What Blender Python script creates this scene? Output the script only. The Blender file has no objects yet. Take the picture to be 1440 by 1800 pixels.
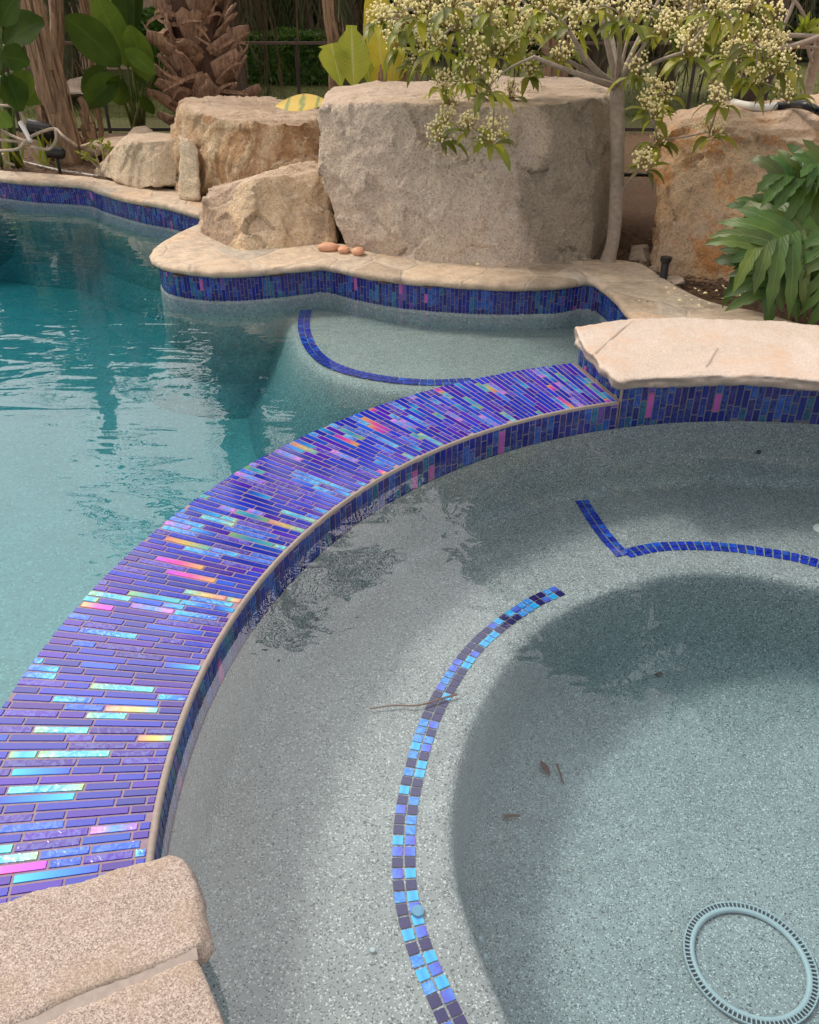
import bpy, bmesh, math, random
import numpy as np
from mathutils import Vector, Matrix, noise
R = math.radians
rnd = random.Random(11)
S = bpy.context.scene
C = S.collection

# ------------------------------------------------------------------ camera
H = 1.3; FPX = 1476.0; PIT = R(32)
cd = bpy.data.cameras.new('camera'); cam = bpy.data.objects.new('camera', cd); C.objects.link(cam)
cd.sensor_fit = 'HORIZONTAL'; cd.sensor_width = 36; cd.lens = 36*FPX/1440
cd.clip_start = .05; cd.clip_end = 500
cam.location = (0, 0, H); cam.rotation_euler = (math.pi/2-PIT, 0, 0)
S.camera = cam

def ray(px, py):
    x = (px-720)/FPX; y = (900-py)/FPX
    return Vector((x, math.cos(PIT)+y*math.sin(PIT), -math.sin(PIT)+y*math.cos(PIT)))
def G(px, py, z):                      # point of the photo on the level z
    d = ray(px, py); return d*((z-H)/d.z)+Vector((0, 0, H))
def P(px, py, Y):                      # point of the photo at the distance Y
    d = ray(px, py); return d*(Y/d.y)+Vector((0, 0, H))

SC = Vector((1.244, 1.198, 0)); R1 = 1.714; R2 = 2.12
ZPF = -.75; Z_SPA = -.032; Z_POOL = -.124; Z_COP = .03; Z_SLAB = .14
def ang(p): return math.atan2(p.y-SC.y, p.x-SC.x)
def pol(r, a, z=0): return Vector((SC.x+r*math.cos(a), SC.y+r*math.sin(a), z))

# ------------------------------------------------------------------ helpers
class NT:
    def __init__(s, name, world=None):
        if world: s.t = world.node_tree
        else:
            s.m = bpy.data.materials.new(name); s.m.use_nodes = True; s.t = s.m.node_tree
        s.t.nodes.clear()
    def n(s, typ, ins=None, **pr):
        nd = s.t.nodes.new(typ)
        for k, v in pr.items(): setattr(nd, k, v)
        for k, v in (ins or {}).items(): s.set(nd.inputs[k], v)
        return nd
    def set(s, sock, v):
        if isinstance(v, bpy.types.NodeSocket): s.t.links.new(v, sock)
        elif isinstance(v, bpy.types.Node): s.t.links.new(v.outputs[0], sock)
        else:
            if sock.type == 'RGBA' and len(v) == 3: v = (*v, 1)
            sock.default_value = v
    def co(s): return s.n('ShaderNodeTexCoord').outputs['Object']
    def noise(s, v, scale, detail=4, rough=.55, dist=0):
        return s.n('ShaderNodeTexNoise', {'Vector': v, 'Scale': scale, 'Detail': detail, 'Roughness': rough, 'Distortion': dist}).outputs['Fac']
    def ramp(s, f, stops, interp='LINEAR'):
        nd = s.n('ShaderNodeValToRGB', {'Fac': f}); cr = nd.color_ramp; cr.interpolation = interp
        while len(cr.elements) < len(stops): cr.elements.new(.5)
        for e, (p, c) in zip(cr.elements, stops):
            e.position = p; e.color = (*c, 1) if not isinstance(c, (int, float)) else (c, c, c, 1)
        return nd.outputs['Color']
    def mix(s, f, a, b, blend='MIX'):
        nd = s.n('ShaderNodeMix', data_type='RGBA', blend_type=blend)
        s.set(nd.inputs[0], f); s.set(nd.inputs[6], a); s.set(nd.inputs[7], b)
        return nd.outputs[2]
    def math(s, op, a, b=0., c=0.):
        nd = s.n('ShaderNodeMath', operation=op)
        for i, v in enumerate((a, b, c)): s.set(nd.inputs[i], v)
        return nd.outputs[0]
    def bump(s, h, strength=.3, dist=.01, normal=None):
        i = {'Height': h, 'Strength': strength, 'Distance': dist}
        if normal is not None: i['Normal'] = normal
        return s.n('ShaderNodeBump', i).outputs[0]
    def out(s, surf, vol=None, sock='Surface', kind='ShaderNodeOutputMaterial'):
        o = s.n(kind, {sock: surf})
        if vol is not None: s.set(o.inputs['Volume'], vol)
        return getattr(s, 'm', None)
    def pbr(s, col, rough=.6, normal=None, **kw):
        i = {'Base Color': col, 'Roughness': rough}
        if normal is not None: i['Normal'] = normal
        i.update({k.replace('_', ' '): v for k, v in kw.items()})
        return s.n('ShaderNodeBsdfPrincipled', i).outputs[0]

def plain(name, col, rough=.6, var=.25, sc=30, bump=.2, **kw):
    t = NT(name); c = t.co(); f = t.noise(c, sc, 5)
    k = t.ramp(f, [(.25, tuple(x*(1-var) for x in col)), (.75, tuple(min(1, x*(1+var)) for x in col))])
    return t.out(t.pbr(k, rough, t.bump(f, bump, .005), **kw))

class MB:
    def __init__(s): s.v = []; s.f = []; s.tint = []; s.rip = []; s.luv = []; s.mi = []
    def vert(s, p, tint=(1, 1, 1, 0), rip=0., luv=(0, 0, 0)):
        s.v.append(tuple(p)); s.tint.append(tint); s.rip.append(rip); s.luv.append(luv); return len(s.v)-1
    def face(s, idx, mi=0): s.f.append(tuple(idx)); s.mi.append(mi)
    def build(s, name, mat, parent=None, origin=None, smooth=False, mats=None):
        o = Vector(origin) if origin is not None else Vector((0, 0, 0))
        wp = Vector((0, 0, 0)); q_ = parent
        while q_ is not None: wp += Vector(q_.location); q_ = q_.parent
        if parent is not None and origin is None: o = wp.copy()
        me = bpy.data.meshes.new(name)
        me.from_pydata([tuple(Vector(p)-o) for p in s.v], [], s.f); me.update()
        n = len(s.v)
        a = me.attributes.new('tint', 'FLOAT_COLOR', 'POINT'); a.data.foreach_set('color', np.array(s.tint, np.float32).ravel())
        a = me.attributes.new('rip', 'FLOAT', 'POINT'); a.data.foreach_set('value', np.array(s.rip, np.float32))
        a = me.attributes.new('luv', 'FLOAT_VECTOR', 'POINT'); a.data.foreach_set('vector', np.array(s.luv, np.float32).ravel())
        for m in (mats or [mat]): me.materials.append(m)
        if mats: me.polygons.foreach_set('material_index', s.mi)
        if smooth: me.polygons.foreach_set('use_smooth', [True]*len(me.polygons))
        ob = bpy.data.objects.new(name, me); C.objects.link(ob)
        if parent is not None: ob.parent = parent
        if parent is None: ob.location = o
        elif origin is not None: ob.location = o-wp
        return ob
    # -- shapes
    def tube(s, pts, rad, k=8, cap=True, jit=0., tint=(1, 1, 1, 0)):
        pts = [Vector(p) for p in pts]
        if isinstance(rad, (int, float)): rad = [rad]*len(pts)
        rings = []; up = None
        for i, p in enumerate(pts):
            d = (pts[min(i+1, len(pts)-1)]-pts[max(i-1, 0)]).normalized()
            if up is None:
                up = Vector((0, 0, 1)) if abs(d.z) < .9 else Vector((1, 0, 0))
            a = d.cross(up).normalized(); b = a.cross(d).normalized(); up = b
            L = len(pts)-1
            rings.append([s.vert(p+(a*math.cos(q)+b*math.sin(q))*rad[i]*(1+jit*rnd.uniform(-1, 1)), tint, 0, (i/max(1, L), j/k, 0))
                          for j, q in ((j, 2*math.pi*j/k) for j in range(k))])
        for r0, r1 in zip(rings, rings[1:]):
            for j in range(k): s.face((r0[j], r0[(j+1) % k], r1[(j+1) % k], r1[j]))
        if cap: s.face(rings[0][::-1]); s.face(rings[-1])
    def ribbon(s, pts, wid, nrm, fold=.15, tint=(1, 1, 1, 0), wav=0., nx=2, tear=0):
        pts = [Vector(p) for p in pts]; n = len(pts); nrm = Vector(nrm); rows = []
        for i, p in enumerate(pts):
            d = (pts[min(i+1, n-1)]-pts[max(i-1, 0)]).normalized()
            a = d.cross(nrm); a = a.normalized() if a.length > 1e-5 else Vector((1, 0, 0))
            u = a.cross(d).normalized(); w = wid[i]/2; row = []
            for j in range(-nx, nx+1):
                q = j/nx; e = rnd.uniform(-1, 1)*wav*w*abs(q)
                tw = w*(1-(rnd.random()*tear if abs(j) == nx else 0))
                row.append(s.vert(p+a*(q*tw)+u*(abs(q)*w*fold+e), tint, 0, (i/(n-1), q, 0)))
            rows.append(row)
        for r0, r1 in zip(rows, rows[1:]):
            for j in range(2*nx): s.face((r0[j], r0[j+1], r1[j+1], r1[j]))
    def box(s, lo, hi, M=None):
        c = [Vector((x, y, z)) for x in (lo[0], hi[0]) for y in (lo[1], hi[1]) for z in (lo[2], hi[2])]
        if M: c = [M @ p for p in c]
        i = [s.vert(p) for p in c]
        for f in ((0, 1, 3, 2), (4, 6, 7, 5), (0, 4, 5, 1), (2, 3, 7, 6), (0, 2, 6, 4), (1, 5, 7, 3)): s.face([i[k] for k in f])

def bez(a, b, c, n=8):
    a, b, c = Vector(a), Vector(b), Vector(c)
    return [a*(1-t)**2+b*2*t*(1-t)+c*t*t for t in (i/(n-1) for i in range(n))]
def leafw(n, w, tip=.0, base=.35, peak=.45, pw=.85):
    o = []
    for i in range(n):
        t = i/(n-1)
        k = (math.sin(math.pi*min(1, (t/peak)/2 if t < peak else .5+(t-peak)/(1-peak)/2)))
        o.append(w*max(tip if i == n-1 else .06, k**pw if i else base*.3))
    return o

def tag(o, label=None, cat=None, group=None, kind=None):
    for k, v in (('label', label), ('category', cat), ('group', group), ('kind', kind)):
        if v: o[k] = v
    return o
def empty(name, loc, label, cat, group=None):
    o = bpy.data.objects.new(name, None); o.empty_display_size = .1; C.objects.link(o); o.location = loc
    return tag(o, label, cat, group)
def catmull(pts, n):
    pts = [Vector(p) for p in pts]; q = [pts[0]*2-pts[1]]+pts+[pts[-1]*2-pts[-2]]; out = []
    for i in range(1, len(q)-2):
        a, b, c, d = q[i-1:i+3]
        for k in range(n):
            t = k/n
            out.append(.5*((2*b)+(c-a)*t+(2*a-5*b+4*c-d)*t*t+(3*b-a-3*c+d)*t**3))
    out.append(pts[-1]); return out
def resample(pts, step):
    L = [0]
    for a, b in zip(pts, pts[1:]): L.append(L[-1]+(b-a).length)
    n = max(2, int(L[-1]/step)); out = []; j = 0
    for i in range(n+1):
        s = L[-1]*i/n
        while j < len(L)-2 and L[j+1] < s: j += 1
        t = (s-L[j])/max(1e-9, L[j+1]-L[j]); out.append(pts[j].lerp(pts[j+1], min(1, t)))
    return out, L[-1]
def fbm(p, o=4):
    return noise.fractal(p, 1.0, 2.0, o, noise_basis='PERLIN_ORIGINAL')

def remeshed(bm, vox):
    me = bpy.data.meshes.new('tmp'); bm.to_mesh(me); bm.free()
    ob = bpy.data.objects.new('tmp', me); C.objects.link(ob)
    m = ob.modifiers.new('r', 'REMESH'); m.mode = 'VOXEL'; m.voxel_size = vox
    dg = bpy.context.evaluated_depsgraph_get(); dg.update()
    r = bpy.data.meshes.new_from_object(ob.evaluated_get(dg))
    bpy.data.objects.remove(ob); bpy.data.meshes.remove(me)
    return r
def stone_from(bm, name, mat, vox, disp, smooth=2, origin=None, parent=None):
    me = remeshed(bm, vox); b = bmesh.new(); b.from_mesh(me)
    for _ in range(smooth): bmesh.ops.smooth_vert(b, verts=b.verts, factor=.5, use_axis_x=True, use_axis_y=True, use_axis_z=True)
    b.normal_update()
    nv = [(v, disp(v.co.copy(), v.normal.copy())) for v in b.verts]
    for v, d in nv: v.co += d
    o = Vector(origin if origin is not None else (0, 0, 0))
    bmesh.ops.translate(b, verts=b.verts, vec=-o)
    b.to_mesh(me); b.free(); me.name = name
    me.materials.clear(); me.materials.append(mat)
    me.polygons.foreach_set('use_smooth', [True]*len(me.polygons))
    ob = bpy.data.objects.new(name, me); C.objects.link(ob); ob.location = o
    return ob
def prism_bm(outline, z0, z1):
    bm = bmesh.new()
    lo = [bm.verts.new((p.x, p.y, z0)) for p in outline]; hi = [bm.verts.new((p.x, p.y, z1)) for p in outline]
    bm.faces.new(lo[::-1]); bm.faces.new(hi); n = len(lo)
    for i in range(n): bm.faces.new((lo[i], lo[(i+1) % n], hi[(i+1) % n], hi[i]))
    bmesh.ops.recalc_face_normals(bm, faces=bm.faces); return bm
def inside(p, poly):
    c = False; j = len(poly)-1
    for i in range(len(poly)):
        a, b = poly[i], poly[j]
        if (a[1] > p[1]) != (b[1] > p[1]) and p[0] < (b[0]-a[0])*(p[1]-a[1])/(b[1]-a[1])+a[0]: c = not c
        j = i
    return c

# ------------------------------------------------------------------ materials
def tile_mat(name, coat=.12):
    t = NT(name); a = t.n('ShaderNodeAttribute', attribute_name='tint'); r = t.n('ShaderNodeAttribute', attribute_name='rip').outputs['Fac']
    c = t.co(); f = t.noise(c, 60, 3, .5, 1.5); g = t.noise(c, 230, 2)
    col = t.mix(t.math('MULTIPLY', r, .55), a.outputs['Color'], t.mix(t.ramp(f, [(.42, 0.), (.6, 1.)]), a.outputs['Color'], (.16, .3, .5), 'SCREEN'))
    nb = t.bump(f, t.math('MULTIPLY', r, .55), .004)
    nb = t.bump(g, .06, .001, nb)
    return t.out(t.pbr(col, .1, nb, Metallic=t.math('MULTIPLY', a.outputs['Alpha'], .35), Coat_Weight=coat, Coat_Roughness=.04, Specular_IOR_Level=.32))
M_TILE = tile_mat('glass_tile')
def grout_mat(name, col):
    t = NT(name); c = t.co(); f = t.noise(c, 90, 4)
    return t.out(t.pbr(t.ramp(f, [(.3, tuple(x*.8 for x in col)), (.7, col)]), .8, t.bump(f, .3, .003)))
M_GROUT = grout_mat('grout', (.30, .22, .29))
M_GROUTD = grout_mat('dark_grout', (.22, .19, .21))
M_TRIM = grout_mat('trim_mortar', (.34, .29, .26))
def plaster(name, base, dark, light, sc=230):
    t = NT(name); c = t.co()
    v = t.n('ShaderNodeTexVoronoi', {'Vector': c, 'Scale': sc}); w = t.n('ShaderNodeSeparateColor', {'Color': v.outputs['Color']}).outputs[0]
    n2 = t.noise(c, 3., 5); n1 = t.noise(c, 22, 4)
    b = t.ramp(n2, [(.3, tuple(x*.8 for x in base)), (.7, tuple(x*1.12 for x in base))])
    b = t.mix(.35, b, t.ramp(n1, [(.3, tuple(x*.75 for x in base)), (.7, tuple(x*1.25 for x in base))]))
    k = t.mix(t.ramp(w, [(.11, 1.), (.15, 0.)]), b, dark)
    k = t.mix(t.ramp(w, [(.9, 0.), (.93, 1.)]), k, light)
    return t.out(t.pbr(k, .6, t.bump(v.outputs['Distance'], .25, .003)))
M_SPA = plaster('pebble_plaster', (.30, .315, .315), (.09, .095, .10), (.60, .62, .62), 330)
M_POOL = plaster('pool_plaster', (.36, .38, .37), (.25, .28, .28), (.5, .52, .5), 120)

def water(name, absorb, dens, sc, amp, sc2, amp2, stretch=(1, 1, 1)):
    t = NT(name); c = t.n('ShaderNodeTexCoord').outputs['Object']
    mp = t.n('ShaderNodeMapping', {'Vector': c, 'Scale': stretch, 'Rotation': (0, 0, R(-18))}).outputs[0]
    a = t.noise(mp, sc, 2, .5, .6); b = t.noise(c, sc2, 2, .5, .3); big = t.noise(c, .9, 2)
    amt = t.ramp(big, [(.35, .15), (.7, 1.)])
    n1 = t.bump(t.math('MULTIPLY', a, amt), 1., amp); n2 = t.bump(b, 1., amp2, n1)
    lw = t.n('ShaderNodeLayerWeight', {'Blend': .5, 'Normal': n2}).outputs['Facing']
    F = t.math('MULTIPLY_ADD', t.math('POWER', lw, 5.), .95, .042)
    tr = t.n('ShaderNodeBsdfTransparent'); gl = t.n('ShaderNodeBsdfGlossy', {'Roughness': .0, 'Normal': n2})
    mx = t.n('ShaderNodeMixShader'); t.set(mx.inputs[0], F); t.set(mx.inputs[1], tr.outputs[0]); t.set(mx.inputs[2], gl.outputs[0])
    vol = t.n('ShaderNodeVolumeAbsorption', {'Color': absorb, 'Density': dens})
    return t.out(mx.outputs[0], vol.outputs[0])
M_WPOOL = water('pool_water', (.36, .78, .83), 1.8, 4.2, .0075, 13, .0009, (.5, 1.6, 1))
M_WSPA = water('spa_water', (.62, .87, .93), .75, 3.6, .0065, 11, .0006)

def rock_mat(name, cols, rust=None, rustamt=.5, sc=1., bump=1., side=None, gain=1.2, sidex=(1, .62)):
    cols = [tuple(x*gain for x in c_) for c_ in cols]
    t = NT(name); c = t.co()
    n1 = t.noise(c, 1.6*sc, 6, .6, .8); n2 = t.noise(c, 9*sc, 8, .65); n3 = t.noise(c, 70, 4, .7)
    vo = t.n('ShaderNodeTexVoronoi', {'Vector': c, 'Scale': 160.}); sp = t.n('ShaderNodeSeparateColor', {'Color': vo.outputs['Color']}).outputs[0]
    k = t.ramp(n1, [(.3, cols[0]), (.5, cols[1]), (.68, cols[2])])
    k = t.mix(t.ramp(n2, [(.38, .0), (.68, .75)]), k, cols[3])
    if rust:
        rr = t.noise(c, 2.3*sc, 5, .7, 1.2)
        k = t.mix(t.ramp(rr, [(.56-.1*rustamt, 0.), (.66-.1*rustamt, rustamt)]), k, rust)
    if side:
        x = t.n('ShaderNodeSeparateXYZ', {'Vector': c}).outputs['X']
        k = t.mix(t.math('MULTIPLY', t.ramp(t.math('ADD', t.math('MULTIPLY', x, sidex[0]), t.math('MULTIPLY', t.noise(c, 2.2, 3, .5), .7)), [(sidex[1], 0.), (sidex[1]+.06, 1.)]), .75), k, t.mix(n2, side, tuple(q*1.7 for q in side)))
    k = t.mix(.5, k, t.ramp(n3, [(.3, .25), (.7, .85)]), 'OVERLAY')
    k = t.mix(t.ramp(sp, [(.1, .4), (.16, 0.)]), k, (.12, .1, .09))
    st = t.noise(t.n('ShaderNodeMapping', {'Vector': c, 'Scale': (5., 5., .8)}).outputs[0], 1.6*sc, 5, .65, .6)
    k = t.mix(t.ramp(st, [(.54, 0.), (.74, .38)]), k, (.19, .15, .115)); k = t.mix(t.ramp(st, [(.28, .45), (.42, 0.)]), k, (.62, .52, .40))
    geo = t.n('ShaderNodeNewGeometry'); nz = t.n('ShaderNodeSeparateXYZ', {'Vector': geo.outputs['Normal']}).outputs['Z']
    k = t.mix(t.math('MULTIPLY', t.ramp(nz, [(.55, 0.), (.9, 1.)]), .75), k, t.ramp(n2, [(.3, (.50, .37, .26)), (.7, (.66, .52, .40))]))  # upward faces coloured paler and warmer, light from above put into the colour
    h = t.math('ADD', t.math('MULTIPLY', n2, 1.), t.math('MULTIPLY', n3, .25))
    wv = t.n('ShaderNodeTexVoronoi', {'Vector': t.n('ShaderNodeVectorMath', {0: c, 1: t.n('ShaderNodeTexNoise', {'Vector': c, 'Scale': 4.}).outputs['Color']}, operation='ADD').outputs[0], 'Scale': 3.2*sc}, feature='DISTANCE_TO_EDGE').outputs['Distance']
    crack = t.ramp(wv, [(.0, 0.), (.02, 1.)])
    nb = t.bump(h, 1.*bump, .045); nb = t.bump(crack, .25*bump, .01, nb)
    return t.out(t.pbr(k, .85, nb))
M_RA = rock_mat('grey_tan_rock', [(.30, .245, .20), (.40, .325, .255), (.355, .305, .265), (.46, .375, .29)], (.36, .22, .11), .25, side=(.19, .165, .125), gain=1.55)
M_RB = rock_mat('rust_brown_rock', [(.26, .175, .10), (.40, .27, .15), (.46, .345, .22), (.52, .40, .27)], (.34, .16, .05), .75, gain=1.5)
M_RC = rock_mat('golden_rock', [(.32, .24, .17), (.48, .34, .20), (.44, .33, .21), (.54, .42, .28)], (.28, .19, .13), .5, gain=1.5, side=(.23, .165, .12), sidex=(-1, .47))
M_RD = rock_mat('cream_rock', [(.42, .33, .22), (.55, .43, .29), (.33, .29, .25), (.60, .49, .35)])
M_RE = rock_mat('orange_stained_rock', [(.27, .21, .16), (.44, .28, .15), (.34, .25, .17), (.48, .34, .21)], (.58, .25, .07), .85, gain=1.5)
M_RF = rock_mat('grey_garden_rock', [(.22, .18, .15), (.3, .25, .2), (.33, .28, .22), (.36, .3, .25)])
M_PEB = plain('salmon_pebble', (.62, .33, .2), .6, .15, 20)

def slab_mat(name, cols, speck, sc=150, edge=False):
    t = NT(name); c = t.co()
    n1 = t.noise(c, 4, 5, .6); n2 = t.noise(c, sc, 4, .8); n3 = t.noise(c, 26, 6, .65); n4 = t.n('ShaderNodeSeparateColor', {'Color': t.n('ShaderNodeTexVoronoi', {'Vector': c, 'Scale': sc*1.6}).outputs['Color']}).outputs[0]
    k = t.ramp(n1, [(.3, cols[0]), (.52, cols[1]), (.7, cols[2])])
    k = t.mix(.8, k, t.ramp(n2, [(.3, 1-speck), (.5, .5), (.7, .5+speck*.8)]), 'OVERLAY')
    k = t.mix(speck*.75, k, t.ramp(n4, [(0., (.10, .07, .065)), (.15, (.24, .165, .12)), (.4, (.37, .28, .25)), (.7, (.52, .43, .36)), (1., (.72, .64, .57))]))
    k = t.mix(t.ramp(t.noise(c, 6, 5, .7), [(.5, 0.), (.66, .65)]), k, cols[3])
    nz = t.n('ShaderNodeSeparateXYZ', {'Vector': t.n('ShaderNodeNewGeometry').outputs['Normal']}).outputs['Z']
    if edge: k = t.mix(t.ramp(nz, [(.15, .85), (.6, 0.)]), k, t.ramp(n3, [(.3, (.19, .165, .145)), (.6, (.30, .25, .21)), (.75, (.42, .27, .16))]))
    h = t.math('ADD', t.math('MULTIPLY', n3, .7), t.math('MULTIPLY', n2, .5))
    return t.out(t.pbr(k, .8, t.bump(h, .6, .010)))
M_SLABF = slab_mat('granite_slab', [(.35, .30, .27), (.42, .36, .325), (.47, .405, .365), (.38, .29, .20)], .85, 330)
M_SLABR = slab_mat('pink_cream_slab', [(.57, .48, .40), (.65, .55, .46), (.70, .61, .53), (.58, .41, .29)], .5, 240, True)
def flag_mat():
    t = NT('flagstone'); c = t.co()
    dv = t.n('ShaderNodeVectorMath', {0: c, 1: t.n('ShaderNodeVectorMath', {0: t.n('ShaderNodeTexNoise', {'Vector': c, 'Scale': 2.5, 'Detail': 3.}).outputs['Color'], 'Scale': .22}, operation='SCALE').outputs[0]}, operation='ADD').outputs[0]
    fl = t.n('ShaderNodeVectorMath', {0: dv, 1: (1, 1, 0)}, operation='MULTIPLY').outputs[0]
    v1 = t.n('ShaderNodeTexVoronoi', {'Vector': fl, 'Scale': 3.4}); v2 = t.n('ShaderNodeTexVoronoi', {'Vector': fl, 'Scale': 3.4}, feature='DISTANCE_TO_EDGE')
    cell = t.n('ShaderNodeSeparateColor', {'Color': v1.outputs['Color']}).outputs[0]
    k = t.ramp(cell, [(.0, (.34, .27, .20)), (.3, (.50, .39, .28)), (.6, (.38, .33, .265)), (.8, (.54, .42, .30)), (1., (.44, .30, .19))])
    n2 = t.noise(c, 14, 7, .65); n3 = t.noise(c, 90, 4, .7)
    k = t.mix(.55, k, t.ramp(n2, [(.3, .25), (.7, .8)]), 'OVERLAY'); k = t.mix(.4, k, t.ramp(n3, [(.3, .3), (.7, .75)]), 'OVERLAY')
    e = t.ramp(v2.outputs['Distance'], [(.014, 1.), (.028, 0.)])
    k = t.mix(e, k, t.ramp(n2, [(.3, (.40, .33, .26)), (.7, (.56, .47, .37))]))
    h = t.math('ADD', t.math('MULTIPLY', n2, .6), t.ramp(v2.outputs['Distance'], [(.01, 0.), (.04, 1.)]))
    return t.out(t.pbr(k, .8, t.bump(h, .5, .01)))
M_FLAG = flag_mat()

def soil_mat():
    t = NT('soil'); c = t.co(); n1 = t.noise(c, 2., 4); n2 = t.noise(c, 45, 6, .7)
    k = t.ramp(n2, [(.3, (.06, .03, .018)), (.55, (.165, .10, .05)), (.75, (.27, .175, .095))])
    k = t.mix(t.ramp(n1, [(.4, 0.), (.65, .5)]), k, (.17, .095, .05))
    return t.out(t.pbr(k, .95, t.bump(n2, .9, .03)))
M_SOIL = soil_mat()
M_MULCH = plain('mulch_chip', (.11, .06, .035), .9, .5, 12)
def lawn_mat():
    t = NT('lawn'); c = t.co(); n1 = t.noise(c, 1.2, 4); n2 = t.noise(c, 60, 5, .7)
    k = t.ramp(n2, [(.3, (.07, .09, .02)), (.7, (.17, .18, .045))]); k = t.mix(t.ramp(n1, [(.45, 0.), (.7, .6)]), k, (.13, .105, .04))
    return t.out(t.pbr(k, .95, t.bump(n2, .9, .04)))
M_LAWN = lawn_mat()

def leaf_mat(name, c0, c1, vein=(.2, .3, .08), rough=.35, trans=.25, veins=26., veinamt=.35, usetint=False, spec=.5):
    t = NT(name); c = t.co(); a = t.n('ShaderNodeAttribute', attribute_name='luv'); x = t.n('ShaderNodeSeparateXYZ', {'Vector': a.outputs['Vector']})
    n1 = t.noise(c, 7, 4)
    k = t.ramp(n1, [(.3, c0), (.7, c1)])
    av = t.math('ABSOLUTE', x.outputs['Y'])
    ph = t.math('ADD', t.math('MULTIPLY', x.outputs['X'], veins), t.math('MULTIPLY', av, -2.2))
    w = t.math('SINE', t.math('MULTIPLY', ph, 6.283))
    k = t.mix(t.math('MULTIPLY', t.ramp(w, [(.7, 0.), (1., 1.)]), veinamt*.5), k, vein)
    k = t.mix(t.math('MULTIPLY', t.ramp(av, [(.04, 1.), (.09, 0.)]), veinamt*2 if veinamt < .5 else 1.), k, vein)
    if usetint: k = t.mix(1., k, t.n('ShaderNodeAttribute', attribute_name='tint').outputs['Color'], 'MULTIPLY')
    nb = t.bump(w, .12, .004)
    p = t.pbr(k, rough, nb, **{'Specular_IOR_Level': spec})
    tl = t.n('ShaderNodeBsdfTranslucent', {'Color': t.mix(.5, k, (.35, .5, .05), 'MIX')})
    mx = t.n('ShaderNodeMixShader', {0: trans}); t.set(mx.inputs[1], p); t.set(mx.inputs[2], tl.outputs[0])
    return t.out(mx.outputs[0])
M_BOP = leaf_mat('paddle_leaf', (.016, .038, .007), (.038, .075, .011), (.07, .12, .02), .65, .12, 26, .15, False, .08)
M_BOPL = leaf_mat('bright_paddle_leaf', (.05, .10, .013), (.11, .17, .022), (.16, .22, .04), .6, .2, 26, .15, False, .1)
M_BANY = leaf_mat('yellow_banana_leaf', (.50, .36, .02), (.66, .52, .05), (.62, .56, .2), .45, .35, 14, .4)
M_BANG = leaf_mat('green_yellow_banana_leaf', (.30, .36, .03), (.50, .50, .06), (.62, .62, .25), .45, .35, 14, .4)
M_TLEAF = leaf_mat('tree_leaf', (.10, .125, .016), (.27, .29, .035), (.28, .3, .08), .4, .38, 6, .25, True)
M_PHIL = leaf_mat('lobed_leaf', (.025, .075, .012), (.07, .14, .022), (.20, .26, .06), .42, .22, 8, .14, True)
M_DARKL = leaf_mat('dark_foliage', (.012, .022, .007), (.03, .045, .012), (.04, .06, .02), .6, .1, 4, .1, True)
M_HEDGE = leaf_mat('hedge_leaf', (.06, .16, .024), (.14, .27, .045), (.05, .09, .02), .5, .15, 4, .1, True)
def striped_leaf():
    t = NT('striped_fallen_leaf'); a = t.n('ShaderNodeAttribute', attribute_name='luv'); x = t.n('ShaderNodeSeparateXYZ', {'Vector': a.outputs['Vector']})
    c = t.co(); n = t.noise(c, 9, 3)
    w = t.math('SINE', t.math('ADD', t.math('MULTIPLY', x.outputs['X'], 22.), t.math('MULTIPLY', n, 5.)))
    k = t.ramp(w, [(.0, (.62, .42, .03)), (.55, (.55, .42, .04)), (1., (.2, .24, .03))])
    k = t.mix(t.ramp(t.math('ABSOLUTE', x.outputs['Y']), [(.9, 0.), (1., .6)]), k, (.45, .2, .03))
    return t.out(t.pbr(k, .5))
M_FALLEN = striped_leaf()
def bark(name, c0, c1, sx=3., sz=.6, sc=14, bump=.5):
    t = NT(name); c = t.co(); mp = t.n('ShaderNodeMapping', {'Vector': c, 'Scale': (sx, sx, sz)}).outputs[0]
    n = t.noise(mp, sc, 6, .65); n2 = t.noise(c, 3, 3)
    k = t.ramp(n, [(.3, c0), (.7, c1)]); k = t.mix(.4, k, t.ramp(n2, [(.3, .3), (.7, .8)]), 'OVERLAY')
    return t.out(t.pbr(k, .85, t.bump(n, bump, .01)))
M_BARK = bark('smooth_grey_bark', (.24, .19, .15), (.38, .32, .26), 1, 1, 40, .3)
M_DRY = bark('dry_banana_stalk', (.10, .055, .028), (.38, .25, .15), 6, .5, 9)
M_PALM = bark('palm_boot', (.10, .052, .03), (.44, .27, .17), 4, .6, 9)
M_PALMD = bark('palm_core', (.03, .014, .008), (.10, .05, .025), 6, 1, 12)
M_TRUNKD = bark('dark_trunk', (.05, .032, .02), (.15, .10, .065), 6, .6, 9)
M_FROND = leaf_mat('palm_frond', (.03, .05, .015), (.07, .10, .03), (.1, .12, .05), .5, .15, 4, .1, True)
M_DEADF = leaf_mat('dead_frond', (.06, .04, .02), (.16, .115, .06), (.2, .15, .08), .8, .1, 4, .1, True)
M_STEM = plain('leaf_stalk', (.10, .15, .04), .45, .35, 12)
M_FLOW = plain('cream_flower', (.92, .80, .42), .6, .14, 60)
M_FLOWY = plain('flower_stalk', (.32, .24, .06), .6, .3, 60)
M_BLACK = plain('black_plastic', (.012, .012, .013), .35, .2, 40, .05)
M_HOSE = plain('dark_blue_hose', (.018, .022, .03), .4, .2, 40, .05)
M_IRON = plain('dark_fence_metal', (.035, .022, .017), .6, .3, 30)
M_RAIL = plain('brown_fence_rail', (.10, .065, .05), .7, .3, 20)
M_WHITE = plain('white_plastic', (.75, .74, .70), .4, .06, 30, .05)
M_DRAIN = plain('drain_ring_plastic', (.40, .47, .50), .45, .06, 30, .05)
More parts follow.
